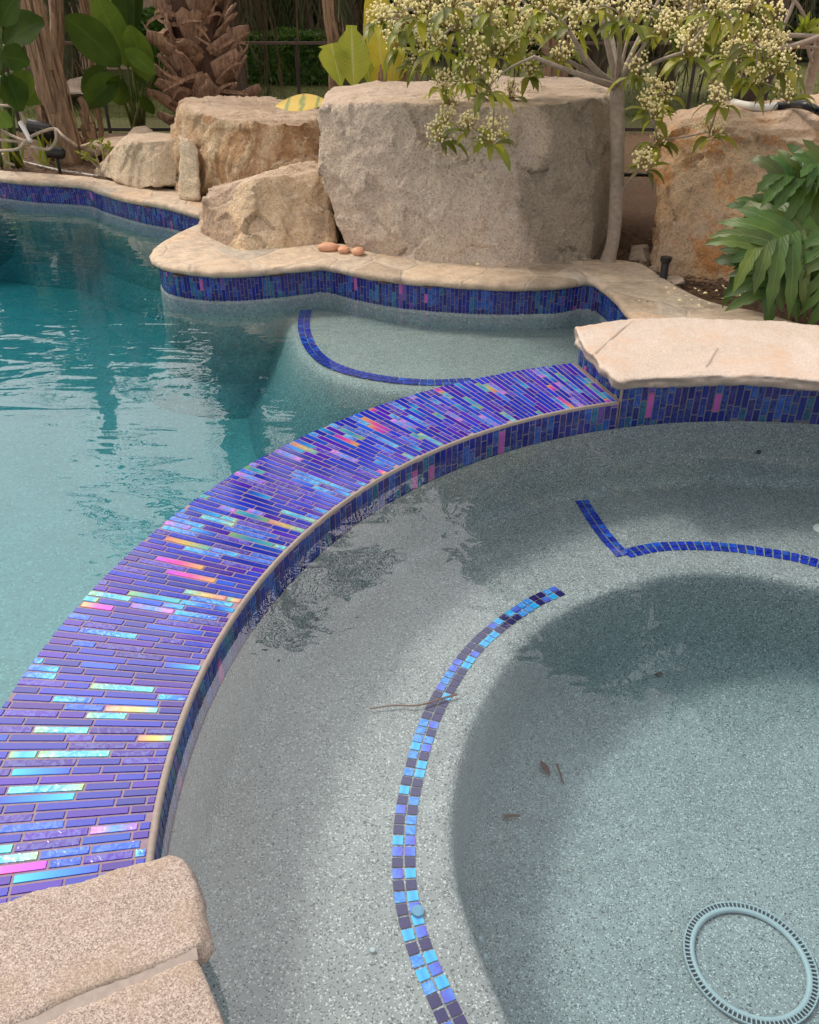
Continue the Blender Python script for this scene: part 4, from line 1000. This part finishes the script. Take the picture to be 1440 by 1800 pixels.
def philo():
    base = G(1470, 545, 0); t = empty('philodendron', base, 'glossy green plant with deeply lobed leaves over the soil at right', 'plant')
    Ls = [((1422, 405), (1310, 440), 3.75, 3.65, .32, (1.5, 1.35, 1.1)), ((1445, 330), (1350, 300), 3.9, 3.85, .26, (1.0, 1.0, .9)), ((1405, 420), (1335, 530), 3.75, 3.6, .25, (.85, .95, .9)), ((1450, 430), (1400, 520), 3.7, 3.6, .2, (.55, .7, .6)), ((1415, 370), (1310, 375), 3.95, 3.9, .22, (.75, .9, .8)),
          ((1480, 300), (1415, 285), 3.9, 3.8, .18, (1.2, 1.15, 1.)), ((1420, 430), (1290, 470), 3.85, 3.8, .24, (.6, .75, .7)), ((1500, 400), (1480, 520), 3.6, 3.5, .26, (.9, 1, .9))]
    for (b0, t0, y0, y1, w, tn) in Ls:
        a, c = P(*b0, y0), P(*t0, y1)
        s = MB(); s.tube(bez(base, (base+a)/2+Vector((.1, .1, .25)), a, 8), .009, 7); st = s.build('stalk', M_STEM, t, smooth=True)
        lb = MB(); lobed(lb, a, c, Vector((rnd.uniform(-.3, .1), -.8, .75)), w, 6, (*tn, 0)); lb.build('lobed_leaf', M_PHIL, st, smooth=True)
philo()
def small_shrub():
    base = G(183, 306, 0); t = empty('bare_shrub', base, 'sparse young shrub with few leaves left of the cream boulder', 'shrub')
    st = MB(); lf = MB()
    for (x, y) in ((150, 270), (160, 252), (178, 244), (195, 252), (200, 280), (140, 268), (190, 262), (168, 280)):
        y_ = base.y+rnd.uniform(-.1, .1); e = P(x, y, y_); st.tube(bez(base+Vector((rnd.uniform(-.03, .03), 0, 0)), (base+e)/2+Vector((0, 0, .03)), e, 6), [.008, .007, .006, .005, .004, .003], 6)
        for i in range(9):
            p = base.lerp(e, rnd.uniform(.6, 1.05)); d = Vector((rnd.uniform(-1, 1), rnd.uniform(-1, .3), rnd.uniform(-.2, 1))).normalized(); lf.ribbon(bez(p, p+d*.025, p+d*.05, 4), leafw(4, .02, .02), Vector((0, -1, .6)), .2, (1.2, 1.1, .8, 0), 0, 1)
    st.build('stems', M_TWIGG, t); lf.build('leaves', M_TLEAF, t, smooth=True)
small_shrub()
def creeper():
    base = G(20, 300, 0); t = empty('bare_creeper', base, 'pale twisting bare stems sprawling over soil at the left edge', 'plant')
    for q in (((-10, 245), (40, 248), (62, 236), (95, 226), (112, 240), (135, 256)), ((55, 258), (85, 262), (98, 246), (98, 228)), ((-5, 265), (30, 262), (42, 250)), ((-10, 222), (20, 238), (50, 250)), ((-5, 185), (25, 188), (40, 205), (45, 232)), ((5, 270), (12, 285), (25, 290))):
        m = MB(); m.tube(catmull([P(x, y, 6.95+.1*math.sin(x)) for x, y in q], 6), .011, 7); m.build('stem', M_TWIGG, t, smooth=True)
    m = MB(); m.tube([P(36, 215, 7.0), P(54, 248, 6.9)], [.02, .016], 8); m.build('cut_stub', M_WHITE, t)
    m = MB()
    for i in range(26):
        x = rnd.uniform(-5, 130); a = G(x, 292+rnd.uniform(-10, 8), 0); e = a+Vector((rnd.uniform(-.12, .12), rnd.uniform(-.1, .1), rnd.uniform(.1, .32))); m.ribbon(bez(a, (a+e)/2, e, 4), leafw(4, .03, .02), CAMD, .1, (rnd.uniform(.6, 1.6), 1, .6, 0), .05, 1)
    m.build('low_leaves', M_TLEAF, t)
creeper()

# ------------------------------------------------------------------ fence, hedge, backdrop
def fence():
    base = Vector((-.5, 9.9, -.1)); t = empty('metal_fence', base, 'dark metal mesh fence with thin posts and top rail behind the garden', 'fence')
    Y = 9.9; zt_ = zat(300, 73, Y)
    m = MB(); m.box((-9, Y-.02, zt_-.025), (9, Y+.02, zt_)); m.build('top_rail', M_RAIL, t)
    m = MB(); m.box((-9, Y-.015, -.02), (9, Y+.015, .012)); m.build('bottom_rail', M_IRON, t)
    for x in (P(188, 200, Y).x, P(424, 100, Y).x, P(522, 100, Y).x, P(30, 200, Y).x, -5.6, P(700, 100, Y).x, P(880, 100, Y).x, P(1050, 100, Y).x, P(1225, 90, Y).x, 5.6):
        m = MB(); m.tube([Vector((x, Y, -.15)), Vector((x, Y, zt_+.03))], .019, 8); m.build('post', M_IRON, t)
    m = MB(); 
    for i in range(300):
        x = -9+i*.06; m.box((x-.0006, Y-.0006, .01), (x+.0006, Y+.0006, zt_-.02))
    for k in range(12):
        z = .03+k*(zt_-.05)/12; m.box((-9, Y-.001, z-.0006), (9, Y+.001, z+.0006))
    m.build('wire_mesh', M_IRON, t)
    x = P(416, 120, Y).x
    o = MB(); a = Vector((P(436, 170, 9.6).x, 9.6, -.05)); e = P(417, 60, 9.6); o.tube([a, e], .02, 8)
    tag(o.build('stake', M_RAIL, origin=a), 'leaning brown stake beside the stout palm', 'stake')
fence()
def leaf_cloud(mb, n, fn, size, tilt=1.):
    for i in range(n):
        p, k = fn(); s = size*rnd.uniform(.6, 1.4)
        u = Vector((rnd.gauss(0, 1), rnd.gauss(0, 1), rnd.gauss(0, 1))).normalized(); v = u.cross(Vector((rnd.gauss(0, 1), rnd.gauss(0, 1), rnd.gauss(0, 1)))).normalized()
        tn = (k, k, k, 0)
        q = [mb.vert(p-u*s, tn, 0, (0, 0, 0)), mb.vert(p+v*s*.42, tn, 0, (.5, 1, 0)), mb.vert(p+u*s, tn, 0, (1, 0, 0)), mb.vert(p-v*s*.42, tn, 0, (.5, -1, 0))]; mb.face(q)
def hedge(name, label, x0, x1, y0, y1, z0, z1, n, size, mat, core=True):
    c = Vector(((x0+x1)/2, (y0+y1)/2, z0)); t = empty(name, c, label, 'hedge')
    m = MB()
    def fn():
        f = rnd.random(); x, y, z = rnd.uniform(x0, x1), rnd.uniform(y0, y1), rnd.uniform(z0, z1)
        if f < .62: y = y0+abs(rnd.gauss(0, .07))
        elif f < .82: z = z1-abs(rnd.gauss(0, .07))
        elif f < .91: x = x0+abs(rnd.gauss(0, .07))
        else: x = x1-abs(rnd.gauss(0, .07))
        o = .13*fbm(Vector((x*1.3, y*1.3, z*1.3)), 3)
        return Vector((x+o*.4, y-o*1.2, z+o)), rnd.uniform(.5, 1.5)
    leaf_cloud(m, n, fn, size); m.build('foliage', mat, t)
    if core:
        b = MB(); b.box((x0+.1, y0+.12, z0), (x1-.1, y1-.1, z1-.12)); b.build('branch_core', M_TRUNKD, t)
    return t
hx0, hx1 = P(438, 100, 16.2).x, P(600, 100, 16.2).x
hedge('clipped_hedge', 'clipped dark green box hedge beyond the lawn, centre left', hx0, hx1, 16.0, 17.2, -.12, zat(500, 60, 16.2), 9000, .06, M_HEDGE)
hx0, hx1 = P(232, 60, 15.0).x, P(318, 60, 15.0).x
hedge('clipped_hedge', 'lighter clipped hedge under the stucco wall between paddle leaves and palm', hx0, hx1, 15.0, 16.2, -.12, zat(280, 26, 15.), 6000, .06, M_HEDGE)
hedge('tall_hedge', 'tall dark hedge closing the back of the garden across the whole view', -14, 16, 21.0, 22.5, -.15, 3.0, 30000, .11, M_DARKL)
def house():
    x0, x1 = P(170, 10, 20).x, P(330, 10, 20).x
    t = empty('house', Vector(((x0+x1)/2, 20, -.15)), 'tan stucco house wall glimpsed at the top behind the paddle leaves', 'house')
    m = MB(); m.box((x0-1.5, 19.2, -.15), (x1+.6, 20.8, 3.2)); m.build('wall', M_WALL, t)
    m = MB(); m.box((x0-1.9, 18.8, 3.2), (x1+1, 21.2, 3.4)); m.build('roof', M_TRUNKD, t)
    m = MB(); m.box((x0+.2, 19.17, 1.6), (x0+1.4, 19.21, 2.6)); m.build('window', M_WIN, t)
house()
def skirt_palm(px, Y, label, Hh=3.2, r=.16):
    x = P(px, 60, Y).x; base = Vector((x, Y, -.13)); t = empty('skirted_palm', base, label, 'palm tree', 'palms with hanging dead fronds behind the fence')
    m = MB(); m.tube([base+Vector((.03*math.sin(i), 0, Hh*i/8)) for i in range(9)], r, 10, jit=.06); m.build('trunk', M_TRUNKD, t)
    m = MB(); g = MB()
    for i in range(34):
        q = rnd.uniform(0, 6.28); d = Vector((math.cos(q), math.sin(q), 0)); z0 = rnd.uniform(1.4, Hh); L = rnd.uniform(.9, 1.7)
        a = base+Vector((0, 0, z0)); e = a+d*rnd.uniform(.3, .8)+Vector((0, 0, -L)); pts = bez(a, a+d*.7+Vector((0, 0, .1)), e, 9)
        mm = g if rnd.random() < .4 else m; k = rnd.uniform(.5, 1.5)
        mm.tube(pts, .012, 4, False, tint=(k, k, k, 0))
        for j in range(2, 9):
            for sg in (-1, 1):
                p = pts[j]; sd = d.cross(Vector((0, 0, 1)))*sg; e2 = p+sd*rnd.uniform(.03, .16)+Vector((0, 0, -rnd.uniform(.2, .4)))
                mm.ribbon([p, (p+e2)/2+sd*.03, e2], [.018, .024, .004], d, .1, (k, k, k, 0), nx=1)
    m.build('dead_fronds', M_DEADF, t); g.build('green_fronds', M_FROND, t)
    m = MB()
    for i in range(20):
        q = i*2.4; el = R(75-i*4); d = Vector((math.cos(q)*math.cos(el), math.sin(q)*math.cos(el), math.sin(el))); a = base+Vector((0, 0, Hh)); pts = bez(a, a+d*1.2, a+d*1.9+Vector((0, 0, -.6)), 10)
        for j in range(1, 10):
            dd = (pts[j]-pts[j-1]).normalized(); sd = dd.cross(Vector((0, 0, 1))).normalized()
            for sg in (-1, 1):
                p = pts[j]; e = p+(sd*sg*.8+dd*.6+Vector((0, 0, -.3)))*.4; m.ribbon([p, (p+e)/2, e], [.03, .04, .004], Vector((0, 0, 1)), .1, nx=1)
    m.build('crown', M_FROND, t)
skirt_palm(405, 13.5, 'palm with hanging dead fronds just behind the stout palm')
skirt_palm(455, 17.8, 'palm with hanging dead fronds above the left of the clipped hedge')
skirt_palm(535, 17.8, 'palm with hanging dead fronds above the right of the clipped hedge')
skirt_palm(600, 14.0, 'palm with drooping fronds above the lime banana leaves', 3.6)
skirt_palm(830, 13.0, 'palm with dead fronds hidden behind the left part of the flowers')
skirt_palm(1050, 13.5, 'palm with dead fronds behind the forks of the flowering tree')
skirt_palm(1180, 14.5, 'palm with dead fronds behind the leaning grey trunk')
skirt_palm(1340, 13.0, 'palm with dead fronds at the far right behind the bare branches')
skirt_palm(60, 13.0, 'palm with dead fronds behind the leaning banana trunk at left')
skirt_palm(110, 15.0, 'palm with dead fronds left of the stucco house wall')

def big_tree(px, Y, Ht, rc, label, n=3600, cz=.62):
    x = (px-720)/FPX*Y/math.cos(PIT)*.86; base = Vector((x, Y, -.13)); t = empty('shade_tree', base, label, 'tree', 'tall shade trees behind the garden')
    m = MB(); m.tube([base+Vector((.1*math.sin(i*.9), 0, Ht*cz*i/8)) for i in range(9)], [.2-.012*i for i in range(9)], 10); tr = m.build('trunk', M_TRUNKD, t, smooth=True)
    cl = []
    for i in range(26):
        v = Vector((rnd.gauss(0, 1), rnd.gauss(0, 1), rnd.gauss(0, 1))).normalized()*rnd.random()**.4; c = base+Vector((0, 0, Ht*(1+cz)/2-.3))+Vector((v.x*rc, v.y*rc, v.z*Ht*(1-cz)/2)); cl.append((c, rnd.uniform(.3, .62)*rc*.55))
        b = MB(); a = base+Vector((0, 0, Ht*rnd.uniform(.4, cz))); b.tube(bez(a, (a+c)/2+Vector((0, 0, -.2)), c, 5), [.06, .05, .04, .03, .02], 6, False); b.build('limb', M_TRUNKD, tr)
    m = MB()
    def fn():
        c, r = rnd.choice(cl); v = Vector((rnd.gauss(0, .5), rnd.gauss(0, .5), rnd.gauss(0, .4))); return c+v*r, rnd.uniform(.6, 1.5)
    leaf_cloud(m, int(n*1.3), fn, .27); m.build('crown', M_DARKL, t)
big_tree(1250, 12.0, 9.5, 2.6, 'tall broad shade tree rising behind the orange stained boulder', 5000, .5)
big_tree(1560, 11.0, 9.8, 2.6, 'tall shade tree off the right edge of the view', 5000, .5)
big_tree(950, 14.0, 8.0, 2.2, 'tall shade tree behind the largest boulder', 4200, .5)
big_tree(620, 16.0, 7.5, 2.2, 'tall shade tree behind the clipped hedge', 3600, .5)
big_tree(150, 18.0, 6.2, 2.5, 'shade tree beyond the fence at left', 3600, .45)
big_tree(-350, 16.0, 6.0, 2.5, 'shade tree beyond the fence outside the left edge', 3000, .45)

# ------------------------------------------------------------------ small things
def spot(px, py, pyb, lab, s=1., Y=None):
    base = G(px, pyb, 0) if Y is None else P(px, pyb, Y)
    t = empty('garden_spotlight', base, lab, 'spotlight', 'black garden spotlights in the left bed')
    h = .17*s
    m = MB(); m.tube([base+Vector((0, 0, -.05)), base+Vector((0, 0, h*.7))], [.012*s, .016*s], 8); m.build('stake', M_BLACK, t)
    a = base+Vector((-.065*s, -.02, h)); c = base+Vector((.07*s, .0, h*.86)); d = (c-a).normalized()
    m = MB(); m.tube([a, a+d*.01, c-d*.02, c], [.042*s, .05*s, .046*s, .03*s], 16); m.build('lamp_head', M_BLACK, t, smooth=False)
    m = MB(); m.tube([a-d*.003, a-d*.001], [.036*s, .038*s], 16); m.build('lens', M_WIN, t)
spot(106, 285, 304, 'small black spotlight on a stake beside the pool coping', 1.)
spot(84, 252, 285, 'larger dark round spotlight behind the twisted stems', 1.6)
m = MB(); m.tube([G(38, 283, .012), G(100, 298, .012), G(172, 309, .012)], .007, 6); tag(m.build('cane', M_WHITE, origin=G(100, 298, 0)), 'thin white cane lying on soil beside the small spotlight', 'cane')
base = G(1166, 491, .02); t = empty('riser_pipe', base, 'short black riser pipe with collar beside the right coping', 'pipe')
m = MB(); m.tube([base+Vector((0, 0, -.03)), P(1170, 462, base.y+.02)], .02, 14); m.build('pipe', M_BLACK, t)
m = MB(); e = P(1170, 462, base.y+.02); m.tube([e, e+Vector((0, 0, .012)), e+Vector((0, 0, .03)), e+Vector((0, 0, .031)), e+Vector((0, 0, .01))], [.022, .029, .029, .02, .019], 16); m.build('collar', M_BLACK, t)
m = MB(); m.tube(catmull([G(1408, 538, .02), G(1412, 530, .03), G(1425, 524, .035), G(1450, 518, .03), G(1500, 520, .02)], 5), .018, 10); tag(m.build('hose', M_HOSE, origin=G(1425, 530, 0), smooth=True), 'dark blue hose end curling on the soil at the right edge', 'hose')
zh = zE+.075
m = MB(); m.tube(catmull([G(1365, 186, zh), G(1395, 183, zh+.02), G(1420, 186, zh+.03), G(1445, 198, zh), G(1500, 225, zh)], 5), .02, 10)
t = empty('hose', G(1400, 190, zE), 'black hose with white end lying on top of the orange stained boulder', 'hose')
m.build('hose_tube', M_HOSE, t, smooth=True); m = MB(); m.tube(catmull([G(1366, 186, zh), G(1340, 190, zh), G(1305, 184, zh), G(1290, 180, zh)], 4), .02, 10); m.build('white_end', M_WHITE, t, smooth=True)
m = MB(); m.tube([P(1092, 307, 5.6), P(1128, 307, 5.6), P(1190, 309, 5.5)], .012, 8); tag(m.build('water_pipe', M_HOSE, origin=P(1110, 307, 5.6)), 'grey pipe crossing the gap behind the flowering tree trunk', 'pipe')
# debris in the spa
def leafbit(name, label, a, c, w, mat, cat):
    m = MB(); ribbon_leaf(m, a, c, w, .05, Vector((0, 0, 1)), 6, .2, wav=0, peak=.5); tag(m.build(name, mat, origin=a, smooth=True), label, cat)
leafbit('dead_leaf', 'dark brown pointed leaf on the spa floor', G(950, 1337, -.74), G(967, 1364, -.74), .022, M_DEADL, 'leaf')
def twig(label, pts, z, r, mat=M_TWIG):
    m = MB(); q = catmull([G(x, y, z) for x, y in pts], 3); m.tube(q, [r*(1-.5*i/len(q)) for i in range(len(q))], 5); return tag(m.build('twig', mat, origin=q[0]), label, 'twig', 'twigs in the spa')
twig('short dark twig right of the dead leaf on the spa floor', [(980, 1343), (985, 1360), (991, 1378)], -.745, .0035)
twig('red brown forked twig fragment on the spa floor below the dead leaf', [(886, 1436), (900, 1434), (915, 1434)], -.74, .006)
twig('long thin twig lying across the left mosaic line', [(804, 1220), (770, 1230), (735, 1240), (690, 1240), (650, 1246)], ZB+.012, .0035)
leafbit('dead_leaf', 'tiny dark leaf speck on the spa floor, upper middle', G(1150, 1187, -.74), G(1168, 1184, -.74), .014, M_DEADL, 'leaf')
# fallen petals
pm = MB(); pm.ribbon([Vector((-.009, 0, .002)), Vector((0, 0, .005)), Vector((.009, 0, .002))], [.006, .015, .005], Vector((0, 0, 1)), .3, nx=1)
p0 = pm.build('petal', M_FLOW)
spots = [(1222, 508), (1186, 508), (1174, 515), (1230, 512), (1122, 530), (1246, 535), (1228, 537), (1195, 529), (1250, 537), (1260, 512), (1275, 508), (1280, 512), (1285, 505), (1276, 516), (1300, 520), (1290, 508), (1262, 520), (1240, 516), (1228, 528), (1170, 506), (1330, 502), (1340, 520), (1215, 528), (1205, 520), (1268, 526), (1294, 522), (1283, 498), (1270, 503), (840, 465), (1310, 512)]
for i, (x, y) in enumerate(spots):
    o = p0 if i == 0 else p0.copy()
    if i: C.objects.link(o)
    o.location = G(x, y, Z_COP+.012); o.rotation_euler = (rnd.uniform(-.4, .4), rnd.uniform(-.4, .4), rnd.uniform(0, 6)); o.scale = (1,)*3
    tag(o, 'fallen cream petal on the coping and soil at right', 'petal', 'fallen petals')
spots and p0.__setitem__('label', 'fallen cream petal on the coping and soil at right')
# mulch and grass
m = MB()
for i in range(5200):
    if i % 2: p = G(rnd.uniform(-30, 330), rnd.uniform(236, 312), 0)
    else: p = G(rnd.uniform(1085, 1480), rnd.uniform(400, 575), 0)
    if inside((p.x, p.y), POLY2) or (p-SC).length < 2.2: continue
    s = rnd.uniform(.006, .02); q = rnd.uniform(0, 6.28); u = Vector((math.cos(q), math.sin(q), rnd.uniform(-.3, .3)))*s; v = Vector((-math.sin(q), math.cos(q), rnd.uniform(-.4, .4)))*s*.4
    p.z = .012+rnd.uniform(-.008, .012); m.face([m.vert(p-u-v), m.vert(p+u-v), m.vert(p+u+v), m.vert(p-u+v)])
tag(m.build('mulch', M_MULCH), kind='stuff')
m = MB()
for i in range(16000):
    p = G(rnd.uniform(-60, 720) if rnd.random() < .7 else rnd.uniform(1080, 1500), 140+95*rnd.random()**.8, -.1)
    if p.y < 10 or p.y > 18: continue
    h = rnd.uniform(.02, .05); q = rnd.uniform(0, 6.28); u = Vector((math.cos(q), math.sin(q), 0))*.008; k = rnd.uniform(.5, 1.6)
    a = [m.vert(p-u, (k, k, k, 0)), m.vert(p+u, (k, k, k, 0)), m.vert(p+Vector((rnd.uniform(-.02, .02), rnd.uniform(-.02, .02), h)), (k, k, k, 0))]; m.face(a)
M_GRASS = leaf_mat('grass_blade', (.10, .13, .03), (.19, .20, .055), (.1, .13, .04), .6, .2, 4, .1, True)
tag(m.build('grass', M_GRASS), kind='stuff')

# ------------------------------------------------------------------ light
SUN_EL, SUN_AZ = R(52), R(-58)      # azimuth from +Y towards +X
w = bpy.data.worlds.new('World'); S.world = w; w.use_nodes = True
t = NT('w', w)
sky = t.n('ShaderNodeTexSky', sky_type='NISHITA', sun_disc=False, sun_elevation=SUN_EL, sun_rotation=SUN_AZ, altitude=50, air_density=1.0, dust_density=3.0, ozone_density=1.0)
gc = t.n('ShaderNodeTexCoord').outputs['Generated']
cl = t.noise(gc, 2.6, 5, .6, .4)
grey = t.mix(.75, sky.outputs[0], t.n('ShaderNodeRGBToBW', {'Color': sky.outputs[0]}).outputs[0])
warm = t.mix(1., grey, (1.16, 1.0, .88), 'MULTIPLY')
vd = t.n('ShaderNodeVectorMath', {0: t.n('ShaderNodeTexCoord').outputs['Generated'], 1: (math.sin(R(-24))*math.cos(R(43)), math.cos(R(-24))*math.cos(R(43)), math.sin(R(43)))}, operation='DOT_PRODUCT').outputs['Value']
lobe = t.math('MULTIPLY_ADD', t.math('POWER', t.math('MAXIMUM', vd, 0.), 11.), 2.3, .64)
cloud = t.mix(t.ramp(cl, [(.35, .35), (.65, .95)]), warm, (9.5, 8.9, 8.75))
cloud = t.mix(1., cloud, t.n('ShaderNodeCombineXYZ', {0: lobe, 1: lobe, 2: lobe}).outputs[0], 'MULTIPLY')
bg = t.n('ShaderNodeBackground', {'Color': cloud, 'Strength': .15})
t.out(bg.outputs[0], kind='ShaderNodeOutputWorld')
sd = bpy.data.lights.new('sun', 'SUN'); sd.energy = 1.5; sd.angle = R(10); sd.color = (1, .90, .76)
so = bpy.data.objects.new('sun', sd); C.objects.link(so)
dirv = Vector((math.sin(SUN_AZ)*math.cos(SUN_EL), math.cos(SUN_AZ)*math.cos(SUN_EL), math.sin(SUN_EL)))
so.rotation_euler = dirv.to_track_quat('Z', 'Y').to_euler(); so.location = dirv*30
vs = S.view_settings; S.display_settings.display_device = 'sRGB'; vs.view_transform = 'Standard'; vs.look = 'None'; vs.exposure = 0.34; vs.gamma = 1
S.render.engine = 'CYCLES'; S.cycles.max_bounces = 8; S.cycles.transparent_max_bounces = 12; S.cycles.diffuse_bounces = 3; S.cycles.glossy_bounces = 4; S.cycles.use_denoising = True
